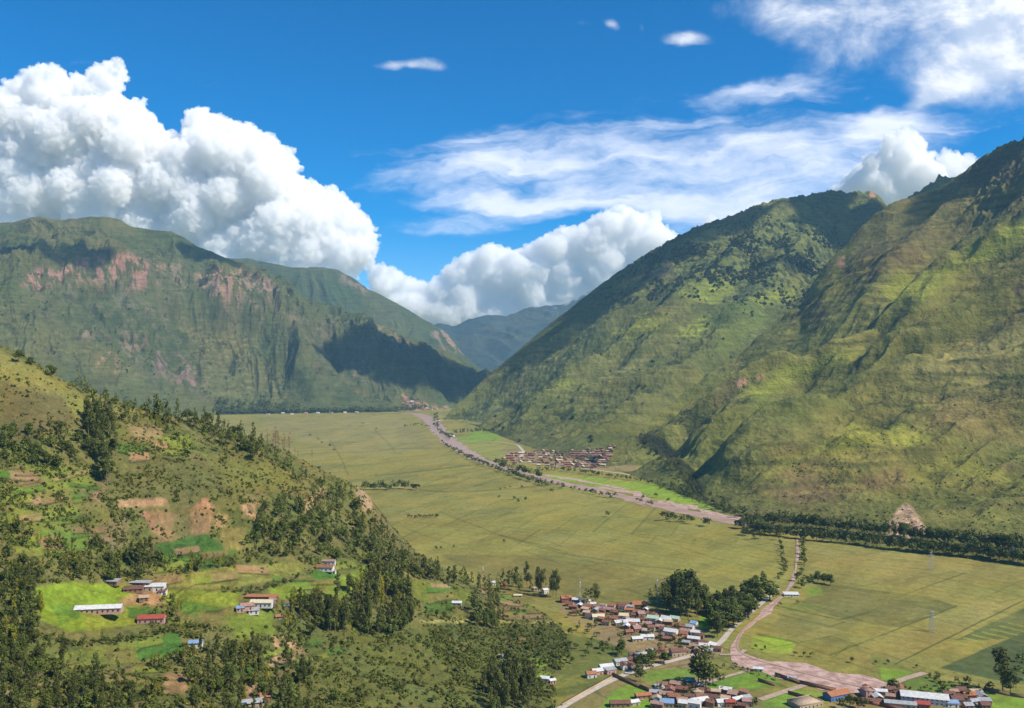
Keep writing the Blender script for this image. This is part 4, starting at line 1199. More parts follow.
trees([('brd', 2), ('euc', 2), ('yel', 1)], along([(120, 420), (140, 428), (170, 432), (185, 448), (190, 462)], 20, 6, 8), 9, 14, 'scattered round the small terrace field', 'round the terrace field', 8)
trees([('euc', 2), ('brd', 2)], along([(262, 460), (290, 470), (300, 480), (330, 492), (350, 500)], 30, 6, 9), 9, 14, 'on the spur above the pink cliff', 'on the spur above the cliff', 9)
trees([('euc', 4), ('brd', 2)], in_area([(290, 500), (350, 495), (378, 520), (400, 556), (440, 580), (400, 592), (372, 565), (330, 560), (290, 545), (250, 535), (265, 510)], 190, 10), 10, 17, 'in the wood on the face of the spur', 'in the spur wood', 10)
trees([('euc', 4), ('pop', 2), ('brd', 1), ('yel', 1)], in_area([(340, 600), (372, 570), (410, 590), (415, 630), (390, 640), (330, 640), (300, 625), (290, 612)], 120, 11), 12, 20, 'in the wood beside the pasture on the slope', 'in the wood beside the pasture', 11)
trees([('euc', 4), ('pop', 2)], along([(380, 560), (410, 572), (440, 582), (470, 590), (495, 596)], 46, 5, 12), 12, 18, 'in the belt at the edge of the wide field', 'at the edge of the wide field', 12)
trees([('euc', 4), ('pop', 1)], [(503, 592), (508, 590), (512, 593), (516, 590), (521, 592), (527, 588), (531, 594), (536, 592), (540, 596), (545, 590), (553, 596), (556, 598), (519, 596), (499, 594)], 16, 26, 'standing tall before the wide field', 'standing tall before the wide field', 13)
trees([('euc', 3), ('brd', 1)], in_area([(470, 610), (500, 605), (508, 625), (490, 632), (472, 625)], 26, 14), 12, 18, 'in the clump below the white cottage', 'in the clump below the white cottage', 14)
trees([('euc', 3), ('pop', 2)], in_area([(478, 690), (530, 680), (535, 712), (490, 720)], 46, 15), 14, 22, 'in the dark grove by the bottom edge', 'in the grove by the bottom edge', 15)
trees([('euc', 2), ('brd', 2), ('yel', 1)], in_area([(530, 685), (560, 690), (555, 712), (535, 712)], 12, 16), 8, 12, 'near the pink cottages by the road', 'near the pink cottages', 16)
# left edge groves
trees([('euc', 3), ('brd', 3), ('yel', 1)], in_area([(0, 560), (22, 565), (40, 600), (42, 640), (20, 660), (0, 660)], 60, 17), 9, 15, 'in the grove at the left photo edge', 'in the left edge grove', 17)
trees([('euc', 4), ('brd', 1), ('pop', 4)], in_area([(0, 660), (60, 665), (140, 680), (140, 725), (0, 725)], 92, 18), 7, 13, 'in the thick grove at the bottom left', 'in the bottom left grove', 18)
trees([('brd', 2), ('euc', 3), ('pop', 3), ('yel', 1)], in_area([(190, 655), (260, 650), (330, 690), (340, 725), (190, 725), (185, 690)], 110, 19), 7, 14, 'in the mixed wood round the earth track bend', 'round the earth track bend', 19)
trees([('brd', 3), ('euc', 1)], along([(45, 640), (80, 648), (130, 642), (175, 632), (200, 628)], 34, 3, 20), 4.5, 8, 'in the hedge between the bright pastures', 'in the hedge between pastures', 20)
trees([('brd', 3), ('yel', 1)], along([(150, 668), (180, 660), (205, 655)], 14, 4, 21), 5, 8, 'in the hedge under the dark green plot', 'under the dark green plot', 21)
trees([('euc', 3), ('brd', 2), ('yel', 1)], in_area([(90, 545), (160, 555), (220, 570), (160, 580), (80, 588), (50, 575)], 64, 22), 6, 12, 'in the strip above the bright pasture', 'in the strip above the pasture', 22)
trees([('pop', 3), ('yel', 1)], in_area([(125, 555), (150, 560), (150, 575), (125, 572)], 16, 23), 11, 17, 'in the tight row above the farmyard', 'in the row above the farmyard', 23)
trees([('brd', 3), ('euc', 2), ('yel', 2)], in_area([(0, 520), (60, 540), (90, 570), (30, 590), (0, 570)], 60, 24), 5, 10, 'among the small plots on the left', 'among the small plots', 24)
trees([('yel', 3), ('brd', 2)], in_area([(190, 560), (200, 562), (250, 560), (262, 565), (235, 570), (188, 575)], 22, 25), 6, 11, 'behind the long tan field', 'behind the long tan field', 25)
trees([('brd', 4), ('euc', 1)], along([(222, 590), (245, 594), (262, 592), (285, 585), (300, 578)], 26, 2.5, 26), 4, 7, 'in the dark hedge above the farmhouse', 'in the hedge above the farmhouse', 26)
trees([('brd', 2), ('euc', 2), ('yel', 1)], in_area([(285, 600), (330, 600), (340, 630), (300, 640), (270, 628)], 34, 27), 7, 13, 'right of the farmhouse with orange roof', 'right of the farmhouse', 27)
trees([('brd', 3), ('yel', 1)], in_area([(150, 590), (180, 600), (185, 640), (165, 632), (168, 610)], 20, 28), 4.5, 8, 'beside the red roofed barn', 'beside the red roofed barn', 28)
trees([('yel', 2), ('euc', 3)], in_area([(145, 690), (160, 690), (158, 706), (146, 708)], 7, 29), 6, 9, 'glowing among the lower plots', 'among the lower plots', 29)
trees([('brd', 2), ('euc', 1)], in_area([(265, 515), (300, 545), (310, 562), (260, 560), (245, 545)], 40, 30), 7, 12, 'above the small green plots of the terracotta house', 'above the terracotta house', 30)
trees([('euc', 2), ('brd', 2)], in_area([(330, 640), (480, 650), (470, 705), (340, 700)], 40, 31), 4, 8, 'scattered over the scrubby lower slope', 'over the scrubby lower slope', 31)
trees([('brd', 4), ('euc', 1)], in_area([(500, 626), (590, 624), (620, 640), (600, 660), (560, 672), (500, 660)], 60, 32), 5, 9, 'on the green bank under the village street', 'on the bank under the village street', 32)
# village and stream
trees([('euc', 5), ('brd', 1)], in_area([(668, 603), (690, 600), (700, 610), (694, 622), (676, 620), (666, 612)], 17, 33), 28, 42, 'in the highest grove beyond the village', 'in the highest grove beyond the village', 33, 1.05)
trees([('euc', 3), ('brd', 2)], in_area([(700, 608), (740, 606), (762, 606), (750, 622), (722, 640), (708, 636), (712, 618)], 52, 34), 18, 29, 'in the grove along the stream road', 'in the grove along the stream road', 34, 1.05)
trees([('euc', 2), ('brd', 1)], [(757, 594), (762, 592), (767, 596), (770, 600), (754, 598)], 18, 27, 'at the upper end of the stream grove', 'at the upper end of the stream grove', 35, 1.2)
tree_at('euc', 706, 688, 35, 'big dark tree over the earth yard in the village', wid=1.35)
tree_at('euc', 698, 684, 27, 'tree with leaning crown touching the big yard tree', wid=1.6)
tree_at('brd', 713, 686, 17, 'wide leafy tree under the big yard tree', wid=1.1)
tree_at('euc', 1003, 693, 38, 'lone tall tree at the edge of the dark crop', wid=1.05)
tree_at('euc', 1010, 693, 18, 'shorter tree leaning on the lone tall one', wid=1.5)
trees([('brd', 1)], [(1020, 662), (1024, 668), (1018, 675), (1026, 680), (1016, 688), (990, 690)], 8, 13, 'at the right edge below the dark crop', 'at the right edge below the crop', 36)
trees([('euc', 1)], [(587, 603), (592, 604), (596, 602)], 17, 23, 'behind the mast at the village end', 'behind the mast', 37, 1.3)
trees([('euc', 2), ('brd', 1)], [(660, 655), (655, 660), (664, 664), (650, 664), (643, 672), (638, 676), (622, 655), (620, 650), (640, 682)], 11, 19, 'between the village houses', 'between the village houses', 38, 1.1)
trees([('brd', 3), ('euc', 1)], in_area([(560, 615), (600, 612), (640, 632), (700, 640), (690, 655), (640, 645), (590, 628)], 42, 39), 4, 8, 'in the village gardens', 'in the village gardens', 39)
trees([('brd', 1)], [(812, 583), (818, 582), (824, 584), (830, 585), (806, 584), (802, 588)], 12, 16, 'in the dark clump beside the stream field', 'in the clump beside the stream', 40)
trees([('brd', 2), ('euc', 1)], along([(779, 540), (782, 556), (786, 570), (778, 582)], 18, 2, 41) + along([(803, 538), (805, 556), (803, 570), (798, 584)], 16, 2, 42), 7, 13, 'lining the stream between two wide fields', 'lining the stream', 41)
trees([('brd', 1)], [(756, 649), (765, 650), (795, 656), (804, 657), (812, 657), (735, 668), (852, 663), (876, 664), (888, 664), (917, 668), (798, 604), (780, 606)], 4, 6.5, 'beside the stony stream bed', 'beside the stony stream bed', 43)
trees([('brd', 3), ('euc', 1)], in_area([(925, 676), (960, 680), (990, 690), (975, 700), (940, 692)], 24, 44), 4, 8, 'in the orchard right of the long metal roof', 'in the right orchard', 44)
trees([('brd', 1)], [(850, 706), (858, 708), (866, 706), (842, 709), (755, 706), (893, 690), (700, 668), (660, 692)], 7, 11, 'behind the blue walled building and lanes', 'by the blue walled building', 45)
tree_at('euc', 1, 475, 12, 'slim tree by the edge of the small upper plots')
# river trees
trees([('euc', 3), ('brd', 1)], along([(752, 533), (800, 539), (860, 545), (920, 552), (980, 558), (1030, 565)], 145, 1.2, 46), 16, 25, 'in the front row along the foot of the right slope', 'in the front riverside row', 46)
trees([('euc', 3), ('brd', 1)], along([(755, 524), (800, 527), (860, 533), (920, 541), (1030, 553)], 145, 1.2, 47), 16, 27, 'in the back row under the right slope', 'in the back row under the slope', 47)
trees([('euc', 1)], [(966, 548), (970, 549), (974, 549), (969, 551)], 24, 30, 'rising above the back row by the white house', 'rising above the back row', 48)
trees([('brd', 2), ('euc', 2)], in_area([(742, 520), (762, 524), (770, 538), (755, 541), (742, 535)], 22, 49), 16, 24, 'in the dark wood at the river bend', 'in the wood at the river bend', 49)
trees([('brd', 1)], [(668, 520), (674, 522), (682, 522), (690, 524), (665, 521), (705, 526), (708, 527), (688, 522), (736, 528), (741, 529), (672, 519)], 14, 19, 'in the pairs on the near river bank', 'on the near river bank', 50)
trees([('brd', 3), ('euc', 2)], along([(442, 443), (462, 456), (480, 464), (500, 472), (525, 480), (548, 487)], 74, 1.4, 51), 11, 19, 'in the hedge on the left bank of the river', 'on the left river bank', 51)
trees([('euc', 2), ('brd', 2)], along([(498, 466), (520, 474), (540, 478)], 22, 2, 52), 15, 27, 'in the tall clump where the river bends', 'where the river bends', 52)
trees([('brd', 1)], along([(548, 484), (575, 490), (600, 496), (620, 499)], 14, 1.5, 53) + [(637, 502), (641, 503), (648, 505), (652, 506), (643, 499), (656, 498), (668, 502)], 9, 15, 'dotting the sandy river bank', 'dotting the sandy river bank', 53)
trees([('euc', 2), ('brd', 2)], along([(434, 414), (436, 425), (442, 434), (452, 440)], 34, 3, 54) + along([(452, 434), (480, 432), (500, 433)], 24, 1.5, 55), 14, 24, 'in the dark wood across the far river', 'in the wood across the far river', 54)
trees([('brd', 2), ('euc', 2)], along([(535, 470), (570, 472), (600, 476), (640, 482), (690, 494)], 70, 1.5, 56), 9, 15, 'in the belt below the terracotta village', 'in the belt below the far village', 56)
trees([('euc', 2), ('brd', 2)], in_area([(660, 484), (690, 488), (745, 512), (742, 520), (700, 506), (660, 490)], 60, 57), 10, 18, 'at the mouth of the side gully', 'at the mouth of the side gully', 57)
trees([('euc', 2), ('brd', 1)], in_area([(638, 438), (645, 437), (655, 450), (672, 462), (690, 475), (700, 495), (688, 492), (668, 470), (640, 448)], 90, 58), 10, 17, 'down the dark side gully', 'down the side gully', 58)
trees([('brd', 3), ('euc', 1)], in_area([(575, 604), (650, 606), (705, 640), (715, 655), (680, 645), (600, 624)], 44, 71), 3.5, 7.5, 'between the roofs of the upper village', 'between roofs of the upper village', 71)
trees([('brd', 3), ('euc', 1)], in_area([(655, 686), (705, 688), (750, 696), (750, 706), (656, 706)], 30, 72), 3.5, 7, 'between the roofs of the lower quarter', 'between roofs of the lower quarter', 72)
trees([('brd', 3), ('euc', 1)], along([(722, 668), (750, 672), (780, 682)], 10, 2, 73) + along([(880, 700), (910, 690), (940, 690)], 10, 3, 74), 3, 6, 'along the lanes below the stony bed', 'along the lanes below the stony bed', 73)
trees([('brd', 3)], in_area([(500, 448), (560, 452), (610, 450), (600, 468), (540, 466)], 30, 75), 6, 10, 'among the far village roofs', 'among the far village roofs', 75)
# field trees
trees([('brd', 2), ('euc', 2)], along([(362, 490), (380, 490), (400, 489), (418, 490)], 30, 1.2, 59), 13, 24, 'in the tree line in the middle of the wide field', 'in the mid field tree line', 59)
trees([('brd', 1)], along([(408, 518), (425, 518), (440, 517)], 14, .8, 60), 6, 9, 'in the short hedge of the wide field', 'in the short field hedge', 60)
trees([('brd', 1)], [(499, 498)], 7, 8, 'alone as the farthest dot of the wide field', 'lone field tree', 61)
trees([('brd', 1)], [(514, 500), (518, 503), (526, 501)], 9, 12, 'in the trio on the open field', 'trio on the open field', 62)
tree_at('brd', 552, 494, 13, 'solitary round tree near the river edge of the field')
tree_at('brd', 607, 517, 14, 'solitary round tree in the open middle field')
tree_at('brd', 504, 543, 8, 'low solitary tree on the near field boundary')
trees([('brd', 1)], [(436, 550), (441, 550), (454, 548)], 6, 8, 'in the small set near the hill toe', 'near the hill toe', 63)
trees([('brd', 1)], [(505, 489), (510, 488), (500, 490), (522, 488)], 5, 9, 'beside the field ditch', 'beside the field ditch', 64)
trees([('euc', 1)], [(655, 595), (663, 594), (650, 597)], 9, 13, 'by the green triangle field', 'by the green triangle field', 65)
trees([('brd', 2), ('euc', 1)], along([(220, 414), (300, 413), (360, 412), (400, 411.5), (425, 409)], 170, 1.0, 66), 24, 46, 'in the far row at the foot of the left mountain', 'in the far valley row', 66)
trees([('brd', 2), ('euc', 2)], in_area([(215, 400), (270, 404), (300, 410), (280, 413), (215, 413)], 110, 67), 20, 40, 'in the far wood below the terraces', 'in the far wood below terraces', 67)
trees([('brd', 1)], along([(402, 427), (420, 425), (430, 428)], 12, 1, 68), 9, 14, 'round the far green plot', 'round the far green plot', 68)
trees([('brd', 1)], [(362, 424), (364, 424), (376, 430), (310, 436), (318, 440), (322, 444), (330, 447), (334, 452)], 8, 14, 'on the far pale field', 'on the far pale field', 69)

# --- build: the largest in view as single trees, the rest of each kind as one mass
BYK = {}
for t in TREES: BYK.setdefault({'pop': 'euc'}.get(t[0], t[0]), []).append(t)
TRG = np.random.default_rng(5)
REST = []
for kk, lst in BYK.items():
    lst.sort(key=lambda t: -t[2] * math.sqrt(t[3]) / t[1].y)
    for n, (k, p, h, wd, lab, grp) in enumerate(lst):
        if n >= 285 or h / p.y * FPX < 3.0:
            REST.append((k, p, h, wd)); continue
        tm, cm, *_ = KINDS[k][0][int(TRG.integers(len(KINDS[k][0])))]
        root = bpy.data.objects.new(KNAME[k], None); C.objects.link(root)
        root.location = p - Vector((0, 0, 0.02 * h)); root.rotation_euler = (TRG.normal() * .03, TRG.normal() * .03, TRG.uniform(0, 6.28))
        root.scale = (h * wd, h * wd, h); root.empty_display_size = .1
        tag(root, lab, 'tree', grp)
        for nm, me in (('trunk', tm), ('crown', cm)):
            c = bpy.data.objects.new(nm, me); C.objects.link(c); c.parent = root


def merge_rest(name, kinds, mat, lst):
    VV, FF, TT = [], [], []; base = 0
    for (k, p, h, wd) in lst:
        if k not in kinds: continue
        _, _, lv, lf, lt = KINDS[k][0][int(TRG.integers(len(KINDS[k][0])))]
        a = TRG.uniform(0, 6.28); ca, sa = math.cos(a), math.sin(a)
        v = lv * np.array([h * wd, h * wd, h])
        v = np.stack([v[:, 0] * ca - v[:, 1] * sa + p.x, v[:, 0] * sa + v[:, 1] * ca + p.y, v[:, 2] + p.z - .02 * h], 1)
        VV.append(v); FF.append(lf + base); TT.append(lt * TRG.uniform(.7, 1.3)); base += len(v)
    if not VV: return
    o = obj(name, mesh_np(name, np.concatenate(VV), np.concatenate(FF), mat, np.concatenate(TT)))
    tag(o, kind='stuff')


merge_rest('woodland', ('euc', 'pop'), M_EUC, REST)
merge_rest('undergrowth', ('brd',), M_BRD, REST)
merge_rest('yellow_undergrowth', ('yel', 'bare'), M_YEL, REST)

# ---------------------------------------------------------------- scrub: bushes nobody could count
M_SCRUB = leaf_mat('scrub_leaves', (0.092, 0.108, 0.026), 0)


def bush_geo(rg, n=16):
    d = rg.normal(size=(n, 3)); d[:, 2] = np.abs(d[:, 2]); d /= np.linalg.norm(d, axis=1)[:, None]
    c = d * rg.uniform(.5, 1, (n, 1)) * np.array([.5, .5, .8])
    nn = d + rg.normal(size=(n, 3)) * .4; nn /= np.linalg.norm(nn, axis=1)[:, None]
    a = np.cross(nn, rg.normal(size=(n, 3))); a /= np.linalg.norm(a, axis=1)[:, None]; b = np.cross(nn, a)
    s = rg.uniform(.22, .42, (n, 1))
    V_ = np.stack([c - a * s, c - b * s * .8, c + a * s, c + b * s * .8], 1).reshape(-1, 3)
    t = np.repeat(rg.uniform(.6, 1.4, n), 4)
    return V_, np.arange(n * 4).reshape(n, 4), t


BUSH = [bush_geo(np.random.default_rng(50 + i)) for i in range(8)]


def scatter(name, spots, mat):
    """spots: (x,y,z,size,tone rgb)"""
    VV, FF, TT = [], [], []; base = 0
    for (x, y, z, s, c) in spots:
        v, f, t = BUSH[int(TRG.integers(8))]
        a = TRG.uniform(0, 6.28); ca, sa = math.cos(a), math.sin(a); hs_ = s * TRG.uniform(.6, 1.2)
        VV.append(np.stack([(v[:, 0] * ca - v[:, 1] * sa) * s + x, (v[:, 0] * sa + v[:, 1] * ca) * s + y, v[:, 2] * hs_ + z], 1))
        FF.append(f + base); TT.append(t[:, None] * np.asarray(c)[None, :]); base += len(v)
    o = obj(name, mesh_np(name, np.concatenate(VV), np.concatenate(FF), mat, np.concatenate(TT)))
    tag(o, kind='stuff')


def layer_spots(Lr, n, dens, s0, s1, seed, tone=None, vmin=0.0, vmax=99.0, pmax=760, sk=False):
    """random vertices of a sheet weighted by dens(px,py,x,y)"""
    rg = np.random.default_rng(seed)
    px, py = Lr.px()
    w = Lr.px_area if hasattr(Lr, 'px_area') else 1.0
    d = dens(px, py, Lr.X, Lr.Y)
    d = d * (px > -60) * (px < 1084) * (py < pmax) * (Lr.v >= vmin) * (Lr.v <= vmax)
    # per screen area: spacing between rows as seen
    dpy = np.abs(np.gradient(py, axis=1)) + .05
    pr = (d * dpy).ravel(); pr = pr / pr.sum()
    idx = rg.choice(len(pr), n, p=pr)
    jx = rg.normal(size=n) * .6; jy = rg.normal(size=n) * .8
    X_, Y_, Z_ = Lr.X.ravel()[idx] + jx, Lr.Y.ravel()[idx] + jy, Lr.z.ravel()[idx]
    tn = rg.uniform(.5, 1.25, n)
    out = []
    for i in range(n):
        g = tn[i]
        out.append((X_[i], Y_[i], Z_[i] - .15, (s0 + (s1 - s0) * rg.uniform() ** (2 if sk else 1)), (g * rg.uniform(.85, 1.2), g, g * .85)))
    return out


OPEN = [p for p, c, m_, fe in HCOL if m_ >= .85 and fe <= 2] + [[(20, 584), (145, 580), (150, 635), (60, 645), (20, 625)], [(160, 585), (300, 575), (310, 600), (275, 635), (190, 620), (150, 600)]]


def dens_h(px, py, x, y):
    n = fbm(x / 26, y / 26, 4, .6, 5)
    d = .10 + sstep(n, .0, .16) * 1.2 + sstep(fbm(x / 11, y / 11, 3, .6, 15), .12, .3) * .5
    d = d + 1.2 * poly_mask(px, py, [(430, 628), (560, 628), (600, 640), (560, 672), (450, 668)], 6)
    for p in OPEN: d = d * (1 - .985 * poly_mask(px, py, p, 1.0))
    d = d * (1 - .75 * poly_mask(px, py, [(0, 350), (60, 380), (120, 410), (100, 430), (60, 425), (0, 440)], 4))
    d = d * (1 - .8 * poly_mask(px, py, [(130, 505), (215, 503), (215, 535), (150, 545)], 4))
    hz_ = H.z
    return d * (hz_ > 0.3)


scatter('scrub', layer_spots(H, 36000, dens_h, 0.8, 3.2, 1, sk=True), M_SCRUB)
# dark trees and bushes high on the right mountain, scrub on its foot


def dens_a(px, py, x, y):
    m_ = poly_mask(px, py, [(600, 300), (640, 262), (700, 236), (770, 222), (830, 236), (860, 262), (850, 305), (790, 305), (720, 290), (640, 300)], 14)
    return m_ * sstep(fbm(x / 120, y / 120, 3, .6, 5), -.1, .2) + .02 * sstep(fbm(x / 90, y / 90, 3, .6, 15), .1, .3)


M_FARS = leaf_mat('far_scrub', (0.060, 0.076, 0.028), 0)
M_SLOPE = leaf_mat('slope_scrub', (0.105, 0.118, 0.038), 0)
scatter('scrub', layer_spots(A, 5000, dens_a, 7, 17, 2), M_FARS)


def dens_b(px, py, x, y):
    m_ = poly_mask(px, py, [(720, 500), (800, 440), (900, 430), (1024, 460), (1024, 560), (860, 545), (740, 520)], 20)
    gully = sstep(-curv_of(B, 10), .6, 3.0)
    return m_ * sstep(fbm(x / 40, y / 60, 4, .6, 5), -.05, .2) * .35 + .5 * gully


scatter('scrub', layer_spots(B, 4500, dens_b, 1.2, 3.8, 3, sk=True), M_SLOPE)


def dens_l(px, py, x, y):
    return sstep(fbm(x / 130, y / 130, 4, .6, 5), .05, .3) * (1 - sstep(py, 300, 240) * .8) * sstep(py, 250, 330)


scatter('scrub', layer_spots(L, 1500, dens_l, 5, 13, 4, sk=True), M_FARS)

# ================================================================ BUILDINGS
def paint(name, c, var=.25, scale=.8, rough=.85):
    return simple_mat(name, c, scale, var, rough)


ROOFS = {'terracotta': paint('terracotta_tiles', (0.30, 0.135, 0.085), .45), 'rust': paint('rusty_sheet', (0.20, 0.10, 0.07), .4), 'white': paint('pale_sheet', (0.60, 0.60, 0.58), .25, .5, .5),
         'grey': paint('grey_sheet', (0.36, 0.37, 0.38), .3, .6, .5), 'blue': paint('blue_sheet', (0.22, 0.33, 0.50), .25, .6, .5), 'pink': paint('faded_tiles', (0.38, 0.235, 0.19), .4), 'red': paint('red_sheet', (0.38, 0.08, 0.055), .35),
         'tan': paint('tan_slab', (0.48, 0.36, 0.25), .3), 'orange': paint('orange_tiles', (0.40, 0.165, 0.08), .35), 'brown': paint('brown_tiles', (0.17, 0.09, 0.065), .4), 'cream': paint('cream_sheet', (0.62, 0.54, 0.36), .25),
         'green': paint('pale_green_sheet', (0.40, 0.52, 0.40), .25)}
WALLS = {'adobe': paint('adobe_wall', (0.30, 0.17, 0.11), .3), 'white': paint('white_plaster', (0.66, 0.62, 0.56), .2), 'pink': paint('pink_plaster', (0.50, 0.30, 0.25), .2), 'tan': paint('tan_plaster', (0.46, 0.36, 0.24), .25),
         'blue': paint('blue_plaster', (0.10, 0.20, 0.40), .2), 'brick': paint('brick_wall_surface', (0.32, 0.13, 0.085), .35)}
M_DARK = paint('dark_opening', (0.03, 0.028, 0.025), .2)
M_WOOD = paint('door_wood', (0.14, 0.07, 0.035), .3)
RW = {'terracotta': 'terracotta tiled', 'rust': 'rust brown sheet', 'white': 'white metal', 'grey': 'grey metal', 'blue': 'pale blue metal', 'pink': 'faded pink tiled', 'red': 'bright red', 'tan': 'flat tan', 'orange': 'orange tiled',
      'brown': 'dark brown tiled', 'cream': 'cream metal', 'green': 'pale green metal'}
WW = {'adobe': 'mud brick', 'white': 'white', 'pink': 'pink', 'tan': 'tan', 'blue': 'blue', 'brick': 'red brick'}


def boxes(name, bl, mat, parent):
    """axis boxes (x0,x1,y0,y1,z0,z1) in ONE mesh"""
    V_, F_ = [], []
    for (x0, x1, y0, y1, z0, z1) in bl:
        b = len(V_)
        V_ += [(x, y, z) for z in (z0, z1) for y in (y0, y1) for x in (x0, x1)]
        F_ += [(b, b + 2, b + 3, b + 1), (b + 4, b + 5, b + 7, b + 6), (b, b + 1, b + 5, b + 4), (b + 2, b + 6, b + 7, b + 3), (b, b + 4, b + 6, b + 2), (b + 1, b + 3, b + 7, b + 5)]
    return obj(name, mesh_np(name, np.array(V_, float), np.array(F_), mat), parent)


def prism(name, prof, x0, x1, mat, parent):
    """profile (y,z) swept along x"""
    n = len(prof)
    me = bpy.data.meshes.new(name)
    V_ = [(x0, y, z) for y, z in prof] + [(x1, y, z) for y, z in prof]
    F_ = [tuple(range(n - 1, -1, -1)), tuple(range(n, 2 * n))] + [(i, (i + 1) % n, n + (i + 1) % n, n + i) for i in range(n)]
    me.from_pydata(V_, [], F_); me.update(); me.materials.append(mat)
    return obj(name, me, parent)


def house(px, py, w, d, h, roof, wall, rot=0, style='gable', label=None, group=None, name='house', z=None, wins=True, pos=None):
    p = pos or place(px, py)
    r = bpy.data.objects.new(name, None); C.objects.link(r); r.empty_display_size = .1
    r.location = (p.x, p.y, p.z - .1); r.rotation_euler = (0, 0, math.radians(rot))
    wm, rm = WALLS[wall], ROOFS[roof]
    x, y = w / 2, d / 2
    rise = d * .23
    o, t = .55, .16
    if style == 'gable':
        prism('wall', [(-y, -.8), (y, -.8), (y, h), (0, h + rise), (-y, h)], -x, x, wm, r)
        k = rise / y
        prism('roof', [(-y - o, h - k * o + .03), (0, h + rise + .03), (y + o, h - k * o + .03), (y + o, h - k * o + .03 + t), (0, h + rise + .06 + t), (-y - o, h - k * o + .03 + t)], -x - .4, x + .4, rm, r)
    elif style == 'shed':
        hb = h + d * .16
        prism('wall', [(-y, -.8), (y, -.8), (y, hb), (-y, h)], -x, x, wm, r)
        prism('roof', [(-y - o, h - .16 * o + .03), (y + o, hb + .16 * o + .03), (y + o, hb + .16 * o + .17), (-y - o, h - .16 * o + .17)], -x - .4, x + .4, rm, r)
    else:
        prism('wall', [(-y, -.8), (y, -.8), (y, h), (-y, h)], -x, x, wm, r)
        boxes('roof', [(-x - .15, x + .15, -y - .15, y + .15, h + .003, h + .25)], rm, r)
        boxes('parapet', [(-x - .15, x + .15, -y - .15, -y + .1, h + .253, h + .8), (-x - .15, x + .15, y - .1, y + .15, h + .253, h + .8), (-x - .15, -x + .1, -y + .103, y - .103, h + .253, h + .8), (x - .1, x + .15, -y + .103, y - .103, h + .253, h + .8)], wm, r)
    if wins:
        n = max(2, int(w / 3.2)); fl = 2 if h > 4.6 else 1
        di = n // 2
        for f in range(fl):
            for i in range(n):
                cx = -x + (i + .5) * w / n; zb = f * 2.7
                if i == di and f == 0:
                    boxes('door', [(cx - .5, cx + .5, -y - .05, -y - .003, -.05, 2.05)], M_WOOD, r)
                else:
                    wf = boxes('window', [(cx - .55, cx + .55, -y - .04, -y - .003, zb + .95, zb + 2.0)], M_DARK, r)
                    if p.y < 760: boxes('sill', [(cx - .62, cx + .62, -y - .16, -y - .002, zb + .82, zb + .947)], wm, wf)
    tag(r, label, 'house' if name in ('house', 'cottage', 'farmhouse') else name.split('_')[-1], group)
    return r


# farm buildings on the near hillside
house(99, 612, 29, 7, 3.2, 'white', 'pink', 9, 'gable', 'long barn with white metal roof and pinkish walls on the bright green pasture', name='barn')
house(152, 622, 17, 7, 3.4, 'red', 'pink', 7, 'gable', 'barn with bright red and faded roof beside the hedge below the farmyard', name='barn')
house(113, 584, 9, 5, 2.6, 'grey', 'adobe', -8, 'shed', 'low grey roofed shed at the upper left of the farmyard', name='shed')
house(139, 585.5, 17, 4, 2.6, 'grey', 'adobe', -3, 'shed', 'long thin grey roofed shed along the top of the farmyard', name='shed')
house(134, 591, 13, 7, 2.4, 'brown', 'adobe', 12, 'gable', 'low house with brown tiled roof in the middle of the farmyard', name='farmhouse')
house(148, 590, 8, 4.5, 3.0, 'white', 'tan', 4, 'shed', 'small house with white roof and tan wall in the farmyard', name='farmhouse')
house(158, 590, 10, 6, 3.4, 'white', 'white', 5, 'shed', 'white roofed farmhouse at the right end of the farmyard', name='farmhouse')
house(163, 594, 5, 5, 2.8, 'rust', 'white', 5, 'shed', 'small annexe with brown roof and white wall at the yard corner', name='shed')
house(144, 600, 6, 4, 2.2, 'tan', 'adobe', 20, 'shed', 'little tan roofed hut below the farmyard', name='hut')
house(262, 606, 16, 6, 3.4, 'cream', 'white', -3, 'gable', 'farmhouse with long cream roof and white walls', name='farmhouse')
house(262, 600, 24, 4, 3.0, 'orange', 'adobe', -1, 'shed', 'long orange tiled building behind the cream farmhouse', name='farm_building')
house(273, 605, 5, 6, 4.2, 'pink', 'pink', -3, 'gable', 'two storey pink annexe joined to the cream farmhouse', name='annexe')
house(247, 609, 9, 6, 3.2, 'pink', 'pink', 20, 'gable', 'house with faded pink roof left of the cream farmhouse', name='farmhouse')
house(240, 611, 5, 4, 2.6, 'blue', 'pink', 20, 'shed', 'little shed with blue roof at the left of the farmhouse', name='shed')
house(254, 613, 7, 5, 2.6, 'grey', 'white', 12, 'shed', 'grey roofed shed in front of the cream farmhouse', name='shed')
house(281, 619, 7, 4, 2.6, 'orange', 'tan', 8, 'gable', 'small orange roofed house below the farmhouse', name='cottage')
house(287, 608, 4, 3, 2.2, 'white', 'tan', 0, 'shed', 'tiny white roofed hut right of the farmhouse', name='hut')
house(325, 570, 15, 7, 3.2, 'terracotta', 'white', -4, 'gable', 'terracotta roofed house above the small dark green plot', name='farmhouse')
house(328, 564.5, 13, 3.5, 3.4, 'pink', 'white', -2, 'shed', 'narrow white walled wing behind the terracotta house', name='house_wing')
house(333, 573, 5, 3.5, 2.4, 'pink', 'white', -4, 'gable', 'small pink porch building before the terracotta house', name='outbuilding')
house(196, 646, 8, 5, 2.8, 'blue', 'white', 10, 'gable', 'small house with pale blue roof alone among the trees', name='cottage')
house(253, 706, 11, 5, 2.8, 'grey', 'tan', 18, 'gable', 'grey roofed house at the bottom photo edge', name='house')
